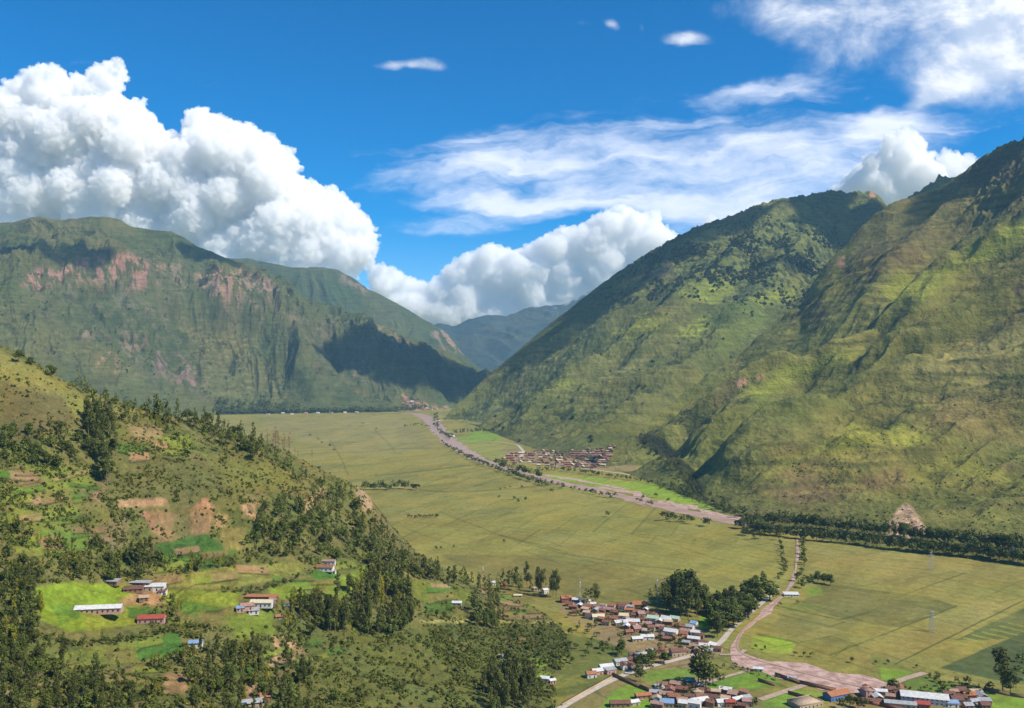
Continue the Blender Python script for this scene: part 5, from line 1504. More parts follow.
house(265, 701, 5, 5, 3.4, 'orange', 'adobe', 18, 'gable', 'orange roofed cabin touching the grey roofed house', name='cabin')
house(457, 605, 9, 5, 2.8, 'white', 'tan', -4, 'gable', 'white roofed cottage on the green terrace', name='cottage')
house(493, 585, 6, 5, 3.6, 'white', 'white', 8, 'gable', 'white cottage beside the red and white mast', name='cottage')
house(503, 587, 7, 5, 3.0, 'red', 'brick', 0, 'gable', 'red roofed cottage right of the mast', name='cottage')
house(518, 597, 9, 3, 2.2, 'cream', 'tan', 0, 'shed', 'low cream roofed shed in the green plot', name='shed')
house(545, 593, 6, 6, 4.0, 'white', 'white', 30, 'gable', 'bright white cottage among the tall eucalyptus', name='cottage')
house(537, 590, 7, 5, 2.6, 'tan', 'white', 0, 'shed', 'tan roofed cottage left of the bright white one', name='cottage')
for (px, py, w, d, h, rf, wl, rt, st, lb) in [
    (529, 672, 7, 6, 4.8, 'pink', 'pink', 15, 'gable', 'pink two storey house above the road'), (545, 681, 7, 5, 3.0, 'white', 'white', -10, 'gable', 'white house with a low wall beside the road'),
    (552, 683, 5, 4, 2.8, 'white', 'pink', 25, 'gable', 'tiny house pressed against the white roadside house'), (505, 664, 4, 4, 2.6, 'white', 'white', 0, 'shed', 'white hut among the dark grove'), (501, 658, 3, 3, 2.2, 'white', 'tan', 0, 'shed', 'smallest white hut above the grove'),
    (566, 602, 11, 8, 5.2, 'orange', 'brick', 10, 'gable', 'orange house at the far left end of the village'), (576, 602, 10, 6, 3.4, 'white', 'blue', -15, 'gable', 'long white roof next to the orange end house'),
    (587, 603, 7, 5, 3.0, 'cream', 'tan', 20, 'gable', 'cream roofed house by the pale mast'), (593, 606, 6, 5, 2.8, 'white', 'tan', -8, 'shed', 'small white roof right of the pale mast'),
    (598, 619, 12, 8, 3.4, 'cream', 'white', 5, 'gable', 'wide house with cream and white roof on the village street'), (604, 611, 8, 6, 3.0, 'grey', 'tan', -20, 'gable', 'grey roof among the left village trees'),
    (609, 612, 13, 7, 3.6, 'pink', 'adobe', -28, 'gable', 'long faded pink roof in the village middle'), (615, 614, 9, 6, 3.0, 'rust', 'adobe', -28, 'gable', 'rust roof behind the long pink one'),
    (612, 621, 11, 7, 3.8, 'terracotta', 'brick', -24, 'gable', 'deep terracotta roof at the village street'), (624, 607, 15, 6, 3.8, 'rust', 'brick', 0, 'gable', 'long rust red roof on the village top row'),
    (640, 608, 15, 11, 5.0, 'orange', 'adobe', -6, 'gable', 'largest orange roof on the village top row'), (629, 612, 9, 5, 3.2, 'orange', 'tan', -10, 'gable', 'small orange roof under the long rust one'),
    (624, 618, 9, 7, 3.4, 'cream', 'white', -14, 'gable', 'cream roof in the middle of the village'), (621, 625, 12, 6, 3.2, 'white', 'tan', 12, 'shed', 'left one of two long white roofs'),
    (633, 624, 13, 6, 3.2, 'white', 'white', -2, 'shed', 'right one of two long white roofs'), (641, 617, 7, 9, 4.4, 'pink', 'pink', 8, 'gable', 'tall pink house behind the green roofed hall'),
    (634, 617, 6, 5, 3.0, 'brown', 'adobe', 0, 'gable', 'dark brown roof in a gap of the village'), (636, 631, 7, 9, 3.6, 'pink', 'adobe', 20, 'gable', 'narrow pink roof facing down the village lane'),
    (653, 621, 11, 8, 4.0, 'green', 'white', -20, 'gable', 'hall with pale green metal roof'), (647, 626, 9, 6, 3.2, 'pink', 'white', -5, 'gable', 'faded roof below the green roofed hall'),
    (666, 622, 9, 9, 4.2, 'white', 'white', -30, 'gable', 'white roof at the field corner'), (675, 621, 9, 7, 3.6, 'green', 'tan', -30, 'gable', 'second greenish roof at the field corner'),
    (671, 635, 12, 8, 4.4, 'white', 'white', -28, 'gable', 'big white roof over the village slope'), (679, 628, 9, 6, 3.2, 'terracotta', 'adobe', -25, 'gable', 'terracotta roof near the tall grove'),
    (685, 633, 9, 6, 3.2, 'pink', 'tan', -25, 'gable', 'faded roof right of the big white one'), (690, 629, 7, 6, 3.2, 'grey', 'white', -30, 'gable', 'grey roof under the tall grove'),
    (694, 627, 6, 7, 4.6, 'blue', 'white', -30, 'gable', 'pale blue roof under the tall grove'), (696, 635, 9, 6, 3.4, 'white', 'white', -25, 'gable', 'white roof at the right end of the village'),
    (694, 641, 11, 6, 3.2, 'white', 'pink', -22, 'gable', 'white and pink house lowest at the village right end'), (700, 638, 7, 6, 3.2, 'brown', 'adobe', -25, 'gable', 'brown roof at the village right end'),
    (687, 640, 8, 5, 3.0, 'orange', 'adobe', -25, 'gable', 'orange roof behind the lowest white and pink house'), (703, 645, 8, 6, 3.0, 'rust', 'adobe', -25, 'gable', 'rust roof nearest the stream road'),
    (637, 641, 10, 6, 3.2, 'white', 'tan', 10, 'gable', 'white roof alone on the green bank'), (647, 639, 12, 6, 3.2, 'white', 'white', 4, 'gable', 'longer white roof on the green bank'),
    (629, 634, 7, 6, 3.0, 'terracotta', 'adobe', 10, 'gable', 'terracotta roof above the green bank'), (660, 629, 8, 6, 3.2, 'pink', 'adobe', -20, 'gable', 'pink roof in the village dip'),
    (642, 660, 12, 8, 5.6, 'white', 'tan', -14, 'flat', 'two storey house with flat white roof by the earth yard'), (677, 655, 12, 8, 4.4, 'rust', 'tan', 12, 'gable', 'solid house with rust roof over the earth yard'),
    (684, 652, 7, 7, 3.2, 'tan', 'adobe', 10, 'flat', 'flat tan roof beside the rust roofed house'), (620, 664, 11, 7, 3.4, 'grey', 'white', 22, 'gable', 'grey hipped house with white wall at the road junction'),
    (606, 669, 12, 6, 3.2, 'white', 'white', 20, 'gable', 'white house along the road left of the junction'), (597, 674, 9, 6, 3.4, 'white', 'pink', 20, 'gable', 'white and pink house on the lower road'),
    (591, 677, 8, 6, 3.6, 'orange', 'white', 15, 'gable', 'orange roofed house on the lower road'), (632, 662, 9, 6, 3.2, 'brown', 'adobe', 10, 'gable', 'brown roof on the yard above the junction'),
    (620, 706, 15, 6, 3.2, 'rust', 'adobe', 3, 'gable', 'dark red roof at the bottom of the green plot'), (643, 698, 12, 5, 3.0, 'orange', 'adobe', 14, 'gable', 'orange roof lying along the lane by the green plot'),
    (633, 705, 9, 5, 3.0, 'white', 'tan', 20, 'gable', 'white roof between two orange ones by the green plot'), (660, 691, 6, 7, 3.2, 'grey', 'white', 20, 'shed', 'grey hut by the parked lane bend'),
    (666, 697, 10, 6, 3.2, 'pink', 'adobe', -10, 'gable', 'pink roof left of the crowded lower quarter'), (674, 699, 9, 7, 3.2, 'terracotta', 'adobe', -15, 'gable', 'terracotta roof in the crowded lower quarter'),
    (682, 692, 9, 6, 3.4, 'rust', 'adobe', -18, 'gable', 'rust roof on top of the lower quarter'), (688, 689, 10, 6, 3.2, 'terracotta', 'brick', -18, 'gable', 'terracotta roof topping the lower quarter'),
    (697, 695, 8, 7, 3.2, 'tan', 'tan', 20, 'flat', 'square tan slab roof in the lower quarter'), (667, 706, 10, 6, 3.4, 'blue', 'tan', -10, 'shed', 'blue green roof at the bottom edge'),
    (682, 703, 8, 6, 3.0, 'pink', 'adobe', 0, 'gable', 'pink roof at the bottom of the lower quarter'), (699, 704, 14, 7, 3.6, 'white', 'tan', 18, 'gable', 'long white roof at the bottom edge'),
    (690, 699, 8, 5, 3.0, 'brown', 'adobe', -12, 'gable', 'brown roof over the long white bottom one'), (712, 700, 9, 6, 3.2, 'brown', 'adobe', -20, 'gable', 'brown roof right of the long white one'),
    (722, 705, 9, 6, 3.4, 'white', 'white', 10, 'gable', 'white roof left of the red one'), (730, 706, 7, 5, 4.0, 'red', 'brick', 0, 'gable', 'bright red roof at the bottom edge'),
    (737, 702, 9, 5, 3.2, 'white', 'tan', 25, 'gable', 'white roof right of the red one'), (745, 700, 8, 5, 3.0, 'grey', 'adobe', 20, 'gable', 'grey roof by the wall of the green plot'),
    (705, 693, 8, 5, 3.0, 'rust', 'adobe', -15, 'gable', 'rust roof between lane and lower quarter'), (716, 694, 7, 5, 3.0, 'tan', 'adobe', -15, 'gable', 'tan roof against the green plot'),
    (758, 671, 8, 4, 2.6, 'white', 'white', -10, 'gable', 'white roofed hut at the edge of the stony bed'), (792, 680, 7, 4, 2.6, 'grey', 'tan', -10, 'gable', 'grey hut on the bank of the stony bed'),
    (837, 698, 20, 9, 4.2, 'orange', 'blue', 24, 'gable', 'blue walled building with orange tiled roof'), (868, 696, 8, 8, 5.0, 'pink', 'pink', 10, 'flat', 'salmon coloured tall block right of the blue walls'),
    (880, 694, 10, 5, 3.0, 'white', 'tan', -10, 'gable', 'white roof behind the salmon block'), (890, 692, 8, 6, 3.2, 'brown', 'adobe', 5, 'gable', 'dark brown roof beside the crossing lane'),
    (878, 704, 22, 5, 3.0, 'rust', 'adobe', -14, 'gable', 'long rust roof in front of the warehouses'), (924, 702, 33, 11, 5.0, 'white', 'white', -17, 'gable', 'largest warehouse with long white metal roof'),
    (900, 707, 22, 6, 3.6, 'grey', 'tan', -14, 'gable', 'grey roof below the long warehouse'), (922, 708, 10, 6, 4.0, 'red', 'brick', -12, 'gable', 'red roof under the warehouse corner'),
    (952, 706, 8, 6, 3.4, 'blue', 'white', -6, 'gable', 'pale blue roof right of the warehouse'), (960, 700, 9, 6, 3.2, 'brown', 'adobe', -12, 'gable', 'brown roof right of the warehouse'),
    (969, 698, 9, 6, 3.4, 'orange', 'brick', 5, 'gable', 'orange roof at the orchard'), (974, 704, 7, 5, 3.0, 'grey', 'white', 12, 'gable', 'grey roof rightmost in the bottom row'),
    (953, 694, 7, 5, 2.8, 'pink', 'adobe', 10, 'gable', 'small faded roof in the orchard'), (805, 705, 22, 14, 3.0, 'tan', 'tan', 24, 'flat', 'broad flat tan yard roof by the blue walled building'),
    (791, 596, 16, 7, 2.6, 'white', 'white', -4, 'shed', 'low white roof alone beside the stream field')]:
    nm = 'warehouse' if 'warehouse with' in lb else ('hall' if 'hall with' in lb else 'house')
    house(px, py, w, d, h, rf, wl, rt, st, lb, name=nm, group='village houses')
house(1008, 548, 17, 11, 6, 'red', 'white', -10, 'gable', 'white house with red roof behind the riverside trees', name='house')
house(1016, 552, 12, 9, 5, 'white', 'white', 0, 'gable', 'white house next to the red roofed riverside one', name='house')
house(990, 551, 9, 7, 4, 'white', 'tan', 0, 'gable', 'small white roof between the riverside trees', name='house')
house(976, 545, 8, 7, 5, 'tan', 'tan', 0, 'gable', 'tan cottage high among the riverside trees', name='cottage')

# smaller dwellings packed between the larger ones
rgf = random.Random(12)
placed = [(o.location.x, o.location.y) for o in C.objects if o.get('category') in ('house', 'hall', 'warehouse')]
QUART = [([(565, 604), (600, 606), (650, 606), (664, 620), (705, 640), (722, 652), (700, 656), (680, 645), (640, 632), (600, 624), (570, 612)], 46, 'in the upper village', -22),
         ([(655, 688), (690, 684), (705, 690), (745, 694), (752, 708), (656, 708)], 34, 'in the crowded lower quarter', -15),
         ([(590, 680), (612, 668), (640, 655), (660, 652), (655, 658), (620, 672)], 8, 'beside the lower road', 18),
         ([(865, 692), (900, 690), (905, 700), (870, 704)], 6, 'left of the warehouse', -10), ([(948, 692), (985, 694), (985, 708), (950, 708)], 9, 'right of the warehouse', -6)]
for pts, n, where, rt in QUART:
    k = 0; tries = 0
    while k < n and tries < 3000:
        tries += 1
        x = rgf.uniform(min(p[0] for p in pts), max(p[0] for p in pts)); y = rgf.uniform(min(p[1] for p in pts), max(p[1] for p in pts))
        if not in_poly(np.array([x]), np.array([y]), pts)[0]: continue
        p = place(x, y)
        if any(math.hypot(p.x - a, p.y - b) < 8.2 for a, b in placed): continue
        placed.append((p.x, p.y)); k += 1
        rf = rgf.choice(['terracotta', 'rust', 'brown', 'pink', 'terracotta', 'white', 'rust', 'grey', 'tan']); wl = rgf.choice(['adobe', 'adobe', 'brick', 'tan', 'white', 'pink'])
        house(x, y, rgf.uniform(6, 9.5), rgf.uniform(4.5, 6.5), rgf.uniform(2.6, 4.4), rf, wl, rt + rgf.choice([0, 0, 90]) + rgf.uniform(-10, 10), rgf.choice(['gable', 'gable', 'shed']),
              'small %s house with %s roof packed in %s' % (WW[wl], RW[rf], where[3:]) if where.startswith('in ') else 'small %s house with %s roof %s' % (WW[wl], RW[rf], where), 'small dwellings %s, %s roof, %s walls' % (where, RW[rf], WW[wl]), pos=p)

# far village at the foot of the right mountain: rows of small houses
rgv = random.Random(4)
FV = [(500, 462), (508, 455), (518, 452), (545, 451), (575, 451), (600, 448), (616, 446), (612, 456), (606, 466), (590, 469), (560, 468), (530, 465)]
FARH = {}
for k, rf in enumerate(['terracotta', 'pink', 'rust', 'tan', 'pink', 'brown', 'terracotta', 'cream']):
    FARH[k] = rf
spots_v = []
for row in range(10):
    for c_ in range(26):
        x = 500 + c_ * 4.6 + row * .9 + rgv.uniform(-.9, .9); y = 447 + row * 2.3 + rgv.uniform(-.4, .4)
        if in_poly(np.array([x]), np.array([y]), FV)[0] and rgv.random() > .16: spots_v.append((x, y))
protoV = {}


def small_house(rf, wl):
    wd, dp, hh = 11.0, 9.0, 4.5
    V_ = [(-wd / 2, -dp / 2, -1), (wd / 2, -dp / 2, -1), (wd / 2, dp / 2, -1), (-wd / 2, dp / 2, -1), (-wd / 2, -dp / 2, hh), (wd / 2, -dp / 2, hh), (wd / 2, dp / 2, hh), (-wd / 2, dp / 2, hh), (-wd / 2, 0, hh + 2.6), (wd / 2, 0, hh + 2.6)]
    F_ = [(0, 1, 5, 4), (2, 3, 7, 6), (1, 2, 6, 9, 5), (3, 0, 4, 8, 7), (0, 3, 2, 1)]
    me = bpy.data.meshes.new('wall'); me.from_pydata(V_, [], F_); me.materials.append(WALLS[wl])
    V2 = [(-wd / 2 - .5, -dp / 2 - .6, hh - .3), (wd / 2 + .5, -dp / 2 - .6, hh - .3), (wd / 2 + .5, 0, hh + 2.9), (-wd / 2 - .5, 0, hh + 2.9), (-wd / 2 - .5, dp / 2 + .6, hh - .3), (wd / 2 + .5, dp / 2 + .6, hh - .3)]
    V2 = V2 + [(x, y, z - .25) for x, y, z in V2]
    F2 = [(0, 1, 2, 3), (3, 2, 5, 4), (6, 9, 8, 7), (9, 10, 11, 8), (0, 6, 7, 1), (4, 5, 11, 10), (0, 3, 9, 6), (3, 4, 10, 9), (1, 7, 8, 2), (2, 8, 11, 5)]
    m2 = bpy.data.meshes.new('roof'); m2.from_pydata(V2, [], F2); m2.materials.append(ROOFS[rf])
    return me, m2


for (x, y) in spots_v:
    k = rgv.randrange(8); rf = FARH[k]; wl = rgv.choice(['adobe', 'pink', 'tan', 'adobe', 'brick'])
    if (rf, wl) not in protoV: protoV[(rf, wl)] = small_house(rf, wl)
    p = place(x, y)
    r = bpy.data.objects.new('house', None); C.objects.link(r); r.location = (p.x, p.y, p.z); r.empty_display_size = .1
    r.rotation_euler = (0, 0, math.radians(rgv.choice([-14, 76]) + rgv.uniform(-8, 8))); s_ = rgv.uniform(.75, 1.25); r.scale = (s_ * rgv.uniform(.8, 1.5), s_, s_ * .7)
    tag(r, 'small %s house with %s roof in the far village' % (WW[wl], RW[rf]), 'house', 'far village houses, %s roof, %s walls' % (RW[rf], WW[wl]))
    for nm, me in zip(('wall', 'roof'), protoV[(rf, wl)]):
        c = bpy.data.objects.new(nm, me); C.objects.link(c); c.parent = r
# houses strung along the far foot of the left mountain
for i, (x, y) in enumerate([(283, 414), (292, 414.5), (306, 414), (318, 413.6), (331, 413.5), (345, 413), (357, 413), (268, 415), (408, 405), (412, 402), (417, 404), (422, 408), (427, 409), (431, 410), (440, 422), (452, 437)]):
    wl = 'white' if i % 2 else 'pink'; rf = ['white', 'pink', 'tan'][i % 3]
    if (rf, wl) not in protoV: protoV[(rf, wl)] = small_house(rf, wl)
    p = place(x, y)
    r = bpy.data.objects.new('house', None); C.objects.link(r); r.location = p; r.empty_display_size = .1; r.rotation_euler = (0, 0, rgv.uniform(-.4, .4)); r.scale = (1.7, 1.2, 1.2)
    tag(r, '%s house with %s roof in the farthest hamlet' % (WW[wl], RW[rf]), 'house', 'farthest hamlet houses, %s roof, %s walls' % (RW[rf], WW[wl]))
    for nm, me in zip(('wall', 'roof'), protoV[(rf, wl)]):
        c = bpy.data.objects.new(nm, me); C.objects.link(c); c.parent = r


# ---------------------------------------------------------------- walls, masts, pylon
def wall_run(pts, h, th, mat, label):
    r = bpy.data.objects.new('garden_wall', None); C.objects.link(r)
    P = [place(x, y) for x, y in pts]; r.location = P[0]; r.empty_display_size = .1
    V_, F_ = [], []
    for a, b in zip(P[:-1], P[1:]):
        d = (b - a); d.z = 0; d.normalize(); nrm = Vector((-d.y, d.x, 0)) * th / 2
        i = len(V_)
        for q in (a, b):
            for s_ in (-1, 1):
                for z in (-.6, h): V_.append(tuple(q - P[0] + nrm * s_ + Vector((0, 0, z))))
        F_ += [(i, i + 1, i + 5, i + 4), (i + 2, i + 6, i + 7, i + 3), (i + 1, i + 3, i + 7, i + 5), (i, i + 2, i + 3, i + 1), (i + 4, i + 5, i + 7, i + 6), (i, i + 4, i + 6, i + 2)]
    obj('masonry', mesh_np('masonry', np.array(V_), np.array(F_), mat), r)
    # coping along the top
    V2, F2 = [], []
    for a, b in zip(P[:-1], P[1:]):
        d = (b - a); d.z = 0; d.normalize(); nrm = Vector((-d.y, d.x, 0)) * (th / 2 + .15)
        i = len(V2)
        for q in (a, b):
            for s_ in (-1, 1):
                for z in (h + .01, h + .25): V2.append(tuple(q - P[0] + nrm * s_ + Vector((0, 0, z))))
        F2 += [(i, i + 1, i + 5, i + 4), (i + 2, i + 6, i + 7, i + 3), (i + 1, i + 3, i + 7, i + 5), (i, i + 2, i + 3, i + 1), (i + 4, i + 5, i + 7, i + 6), (i, i + 4, i + 6, i + 2)]
    obj('coping', mesh_np('coping', np.array(V2), np.array(F2), ROOFS['brown']), r)
    tag(r, label, 'wall')


wall_run([(612, 676), (640, 688), (656, 694)], 2.6, .5, WALLS['adobe'], 'mud wall between the green plot and the lane')
wall_run([(775, 676), (800, 684), (836, 692)], 2.8, .5, WALLS['adobe'], 'long dark wall under the stony stream bed')
wall_run([(758, 681), (775, 686)], 2.2, .5, WALLS['adobe'], 'short dark wall across the green plot')
wall_run([(788, 694), (822, 703)], 2.4, .5, WALLS['adobe'], 'dark wall in front of the lower green plot')
wall_run([(850, 700), (880, 706), (905, 712)], 2.8, .5, WALLS['brick'], 'red brick wall running to the warehouses')
wall_run([(984, 690), (1010, 696), (1030, 699)], 2.4, .5, WALLS['adobe'], 'dark wall under the lone tall tree')
wall_run([(640, 655), (655, 653), (668, 650)], 2.4, .5, WALLS['adobe'], 'mud wall behind the earth yard')
wall_run([(562, 706), (590, 690), (612, 678)], 2.0, .6, WALLS['tan'], 'pale retaining wall along the lower road')
M_RED = paint('mast_red', (0.55, 0.06, 0.04)); M_WHT = paint('mast_white', (0.75, 0.75, 0.72)); M_STEEL = paint('galvanised_steel', (0.42, 0.43, 0.43))


def lattice(r, h, w0, w1, seg, mats, names, th=.09):
    for s_ in range(seg):
        V_, F_ = [], []
        z0, z1 = h * s_ / seg, h * (s_ + 1) / seg
        a0, a1 = w0 + (w1 - w0) * s_ / seg, w0 + (w1 - w0) * (s_ + 1) / seg
        cs = [(-1, -1), (1, -1), (1, 1), (-1, 1)]
        lines = []
        for k in range(4):
            (x, y), (x2, y2) = cs[k], cs[(k + 1) % 4]
            lines += [((x * a0, y * a0, z0), (x * a1, y * a1, z1)), ((x * a0, y * a0, z0), (x2 * a1, y2 * a1, z1)), ((x2 * a0, y2 * a0, z0), (x * a1, y * a1, z1)), ((x * a1, y * a1, z1), (x2 * a1, y2 * a1, z1))]
        for p0, p1 in lines:
            p0, p1 = Vector(p0), Vector(p1); d = (p1 - p0).normalized(); a = d.orthogonal().normalized() * th; b = d.cross(a)
            i = len(V_)
            for q in (p0, p1): V_ += [tuple(q + a), tuple(q + b), tuple(q - a), tuple(q - b)]
            F_ += [(i + k, i + (k + 1) % 4, i + 4 + (k + 1) % 4, i + 4 + k) for k in range(4)]
        obj(names, mesh_np(names, np.array(V_), np.array(F_), mats[s_ % len(mats)]), r)


def mast(px, py, h, mats, label, w0=.9, w1=.35, seg=6):
    r = bpy.data.objects.new('radio_mast', None); C.objects.link(r); r.location = place(px, py); r.empty_display_size = .1
    lattice(r, h, w0, w1, seg, mats, 'lattice_section')
    obj('antenna', mesh_np('antenna', np.array([(-.1, -.1, h), (.1, -.1, h), (.1, .1, h), (-.1, .1, h), (-.04, -.04, h + 3), (.04, -.04, h + 3), (.04, .04, h + 3), (-.04, .04, h + 3)]), np.array([(0, 1, 5, 4), (1, 2, 6, 5), (2, 3, 7, 6), (3, 0, 4, 7), (4, 5, 6, 7)]), M_STEEL), r)
    boxes('dish', [(-.7, .7, -1.2, -.9, h * .86, h * .86 + 1.4)], M_WHT, r)
    tag(r, label, 'mast')


mast(483, 588, 24, [M_RED, M_WHT], 'red and white lattice mast above the tree belt', 1.1, .5)
mast(580, 604, 26, [M_WHT, M_STEEL], 'slim pale mast at the left end of the village', .5, .25)
mast(657, 600, 24, [M_STEEL], 'thin grey mast by the triangular green field', .4, .2)


def pylon(px, py, h, label):
    r = bpy.data.objects.new('power_pylon', None); C.objects.link(r); r.location = place(px, py); r.empty_display_size = .1
    lattice(r, h, 2.4, .6, 6, [M_STEEL], 'lattice_section', .06)
    for k, z in enumerate((h * .72, h * .86, h)):
        boxes('cross_arm', [(-3.6 + k * .5, 3.6 - k * .5, -.15, .15, z + .003, z + .3)], M_STEEL, r)
    tag(r, label, 'pylon')


pylon(932, 632, 19, 'faint steel pylon standing in the tan field')
pylon(931, 570, 22, 'distant steel pylon at the riverside end of the field')

# ================================================================ CLOUDS
def cloud_mat():
    """dense white vapour: light wanders about inside a closed body of droplets"""
    m = bpy.data.materials.new('cloud_vapour'); m.use_nodes = True
    t = NT(m.node_tree)
    t.n.remove(m.node_tree.nodes['Principled BSDF'])
    vs = t.n.new('ShaderNodeVolumeScatter')
    vs.inputs['Color'].default_value = (1, 1, 1, 1)
    vs.inputs['Density'].default_value = CLOUD_DENS
    vs.inputs['Anisotropy'].default_value = 0.0
    t.l.new(vs.outputs[0], m.node_tree.nodes['Material Output'].inputs['Volume'])
    return m


CLOUD_DENS = 0.010
M_CLOUD = cloud_mat()
CLOUD_DENS = 0.022
M_SHADE_CLOUD = cloud_mat()  # denser, so the unseen shading clouds block more sun


def ico(sub):
    import bmesh
    bm = bmesh.new(); bmesh.ops.create_icosphere(bm, subdivisions=sub, radius=1)
    v = np.array([x.co[:] for x in bm.verts]); f = np.array([[q.index for q in p.verts] for p in bm.faces]); bm.free()
    return v, f


ICO = {s: ico(s) for s in (3, 4, 5, 6)}


def billow(p, r, det=1.0):
    """rounded lumps with creases between them"""
    d = 0
    for k, (l, a) in enumerate(((1.1, .40), (.5, .22))):
        d = d + a * (np.abs(pn3(p / (r * l) + 7.7 * k)) * 1.9 - .35)
    return d * det


def build_cloud(name, puffs, label, lump=1.0, sub_big=5, ref=None, vox=27.0):
    """puffs: (centre xyz, radius, squash z)"""
    VV, FF = [], []; base = 0
    med = ref or np.median([p[1] for p in puffs])
    for (c, r, sq) in puffs:
        s_ = sub_big if r > med * .9 else sub_big - 1
        v, f = ICO[s_]
        P = v * r; P = P * np.array([1, 1, sq]) + np.array(c)
        d = billow(P, med * 1.15)
        out = np.array(c) + v * np.array([1, 1, sq]) * (r * (1 + .12 * 0) + d[:, None] * med * lump)
        VV.append(out); FF.append(f + base); base += len(v)
    tmp = obj('cloud_tmp', mesh_np('cloud_tmp', np.concatenate(VV), np.concatenate(FF), M_CLOUD))
    md = tmp.modifiers.new('r', 'REMESH'); md.mode = 'VOXEL'; md.voxel_size = vox
    dg = bpy.context.evaluated_depsgraph_get(); dg.update()
    me = bpy.data.meshes.new_from_object(tmp.evaluated_get(dg))
    bpy.data.objects.remove(tmp)
    n_ = len(me.vertices)
    P = np.empty(n_ * 3, np.float32); me.vertices.foreach_get('co', P); P = P.reshape(-1, 3).astype(float)
    N = np.empty(n_ * 3, np.float32); me.vertices.foreach_get('normal', N); N = N.reshape(-1, 3).astype(float)
    d = 0
    for k, (l, a_) in enumerate(((.8, .30), (.4, .21), (.19, .13), (.09, .07))):
        d = d + a_ * (np.abs(pn3(P / (med * l) + 3.1 * k)) * 1.9 - .5)
    P = P + N * (d[:, None] * med * lump)
    me.vertices.foreach_set('co', P.astype(np.float32).ravel()); me.update()
    me.polygons.foreach_set('use_smooth', np.ones(len(me.polygons), bool))
    me.materials.clear(); me.materials.append(M_SHADE_CLOUD if name == 'shade_cloud' else M_CLOUD); me.name = name
    o = obj(name, me)
    o['kind'] = 'stuff'; o['label'] = label
    return o


def outline_cloud(outline, Y0, n, rmin, rmax, seed, label, lean=.35, lump=1.0):
    """fill a silhouette (frame positions) with puffs at distance Y0; lower puffs sit deeper"""
    rg = np.random.default_rng(seed)
    xs = [p[0] for p in outline]; ys = [p[1] for p in outline]
    out = []
    X_ = rg.uniform(min(xs), max(xs), n * 40); Y_ = rg.uniform(min(ys), max(ys), n * 40)
    ins = in_poly(X_, Y_, outline)
    X_, Y_ = X_[ins], Y_[ins]
    dd = seg_dist(X_, Y_, list(outline) + [outline[0]])
    acc = []
    for x, y, d in zip(X_, Y_, dd):
        r = min(rmax, d * .92) * rg.uniform(.85, 1.05)
        if r < rmin: continue
        ok = True
        for (a, b, q) in acc:
            if math.hypot(a - x, b - y) < .48 * max(q, r) + .12 * min(q, r): ok = False; break
        if ok: acc.append((x, y, r))
        if len(acc) >= n: break
    ymin, ymax = min(ys), max(ys)
    for (x, y, r) in acc:
        u, w = proj_uw(x, y)
        dep = Y0 * (1 + lean * .10 * (y - ymin) / (ymax - ymin)) + rg.uniform(-.5, .5) * 500 - r / FPX * Y0 * .5
        R = r / FPX * dep * .86
        out.append(((float(u) * dep, dep, CAM_Z + float(w) * dep), R, .92))
    return build_cloud('cumulus_cloud', out, label, lump)


LEFT = [(-90, 110), (-30, 95), (0, 84), (25, 66), (60, 60), (72, 76), (88, 70), (100, 58), (122, 56), (129, 75), (122, 96), (146, 95), (150, 112), (165, 128), (180, 132), (182, 108), (205, 106), (232, 118), (262, 126), (284, 142), (302, 158), (300, 172),
        (325, 182), (345, 192), (370, 215), (382, 240), (378, 262), (345, 285), (380, 292), (372, 330), (100, 300), (-90, 300)]
outline_cloud(LEFT, 17500, 420, 4, 30, 1, 'towering white cumulus piled behind the left mountain')
MIDC = [(362, 262), (385, 262), (405, 272), (428, 282), (446, 264), (466, 252), (490, 240), (515, 248), (540, 236), (560, 226), (580, 222), (600, 210), (622, 202), (640, 210), (662, 208), (664, 224), (684, 234), (700, 240), (680, 262), (660, 300), (600, 335), (450, 345), (400, 330), (372, 300)]
outline_cloud(MIDC, 16000, 340, 3, 17, 2, 'white cumulus bank above the far blue mountain in the valley gap')
RGT = [(822, 200), (838, 178), (852, 168), (862, 154), (878, 150), (882, 134), (905, 124), (922, 132), (930, 150), (950, 148), (982, 154), (985, 165), (960, 200), (900, 225), (830, 220)]
outline_cloud(RGT, 15500, 110, 2.5, 14, 3, 'rounded cumulus rising behind the saddle of the right mountain')
outline_cloud([(695, 222), (705, 212), (716, 212), (722, 220), (730, 235), (700, 240)], 15500, 12, 2.5, 7, 4, 'tiny cumulus tuft just over the right ridge')


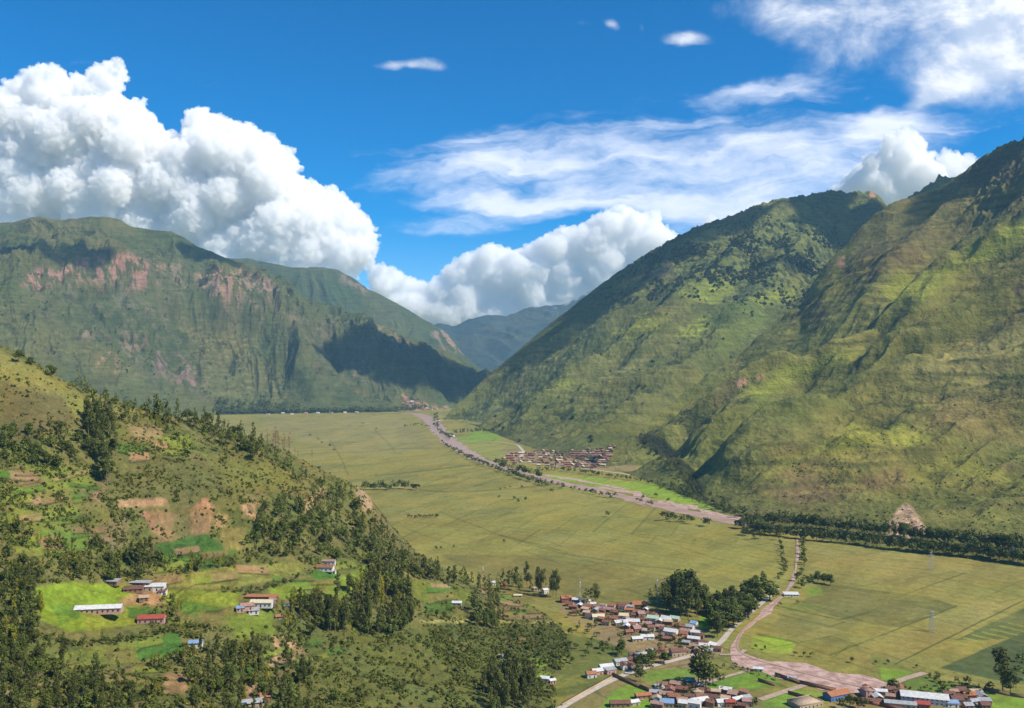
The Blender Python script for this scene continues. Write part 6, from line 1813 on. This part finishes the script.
# unseen clouds added sunward of the far slopes to throw shade on them
def drift(target, half_w, half_l, ang, seed, k=3700, n=26, label=None):  # cloud out of view, set along the sun line to shade its target
    rg = np.random.default_rng(seed)
    c = np.array(target) + np.array(SUN) * k
    out = []
    ca, sa = math.cos(math.radians(ang)), math.sin(math.radians(ang))
    for _ in range(n):
        a = rg.uniform(0, 6.28); q = math.sqrt(rg.uniform(0, 1)) * .8
        lx, ly = math.cos(a) * q * half_l, math.sin(a) * q * half_w
        out.append(((c[0] + lx * ca - ly * sa, c[1] + lx * sa + ly * ca, c[2] + rg.uniform(-20, 30)), rg.uniform(.34, .52) * half_w, .5))
    build_cloud('shade_cloud', out, label, .8, 4, vox=22.0)


def tgt(px, py):
    p = place(px, py); return (p.x, p.y, p.z)


if True:
    drift(tgt(442, 372), 400, 800, 35, 21, label='small flat unseen cloud added to shade the toe of the left mountain')
    drift(tgt(365, 350), 230, 380, 60, 22, label='small unseen cloud added beside the larger one to shade the left mountain')
    drift(tgt(40, 243), 170, 520, 5, 23, label='thin unseen cloud added to shade the rounded left summit')
    drift(tgt(205, 256), 130, 330, 20, 24, label='thin unseen cloud added to shade the notch of the left mountain')
    drift(tgt(640, 272), 190, 700, 60, 25, label='long unseen cloud added to shade the lower right ridge')
    drift(tgt(745, 222), 175, 800, 20, 26, label='long unseen cloud added to shade the middle of the right ridge')
    drift(tgt(848, 212), 300, 480, 0, 27, label='broad unseen cloud added to shade the saddle of the right ridge')
    drift(tgt(795, 262), 90, 200, 0, 28, label='scrap of unseen cloud added to shade the wooded dome')
    drift(tgt(1005, 158), 160, 260, 10, 29, k=4200, label='unseen cloud added to shade the right hand peak')

# ---------------------------------------------------------------- air
def haze(density, color):
    m = bpy.data.materials.new('air'); m.use_nodes = True
    nt = m.node_tree
    nt.nodes.remove(nt.nodes['Principled BSDF'])
    pv = nt.nodes.new('ShaderNodeVolumePrincipled')
    pv.inputs['Color'].default_value = (*color, 1)
    pv.inputs['Density'].default_value = density
    pv.inputs['Anisotropy'].default_value = 0.0
    nt.links.new(pv.outputs[0], nt.nodes['Material Output'].inputs['Volume'])
    x0, x1, y0, y1, z0, z1 = -60000, 60000, -3000, 60000, -400, 1800
    x0, x1, y0, y1 = -12000, 12000, -2500, 13600
    v = [(x, y, z) for z in (z0, z1) for y in (y0, y1) for x in (x0, x1)]
    f = np.array([(0, 2, 3, 1), (4, 5, 7, 6), (0, 1, 5, 4), (2, 6, 7, 3), (0, 4, 6, 2), (1, 3, 7, 5)])
    o = obj('haze', mesh_np('haze', np.array(v), f, m))
    o['kind'] = 'stuff'


haze(3.0e-5, (0.34, 0.66, 1.0))
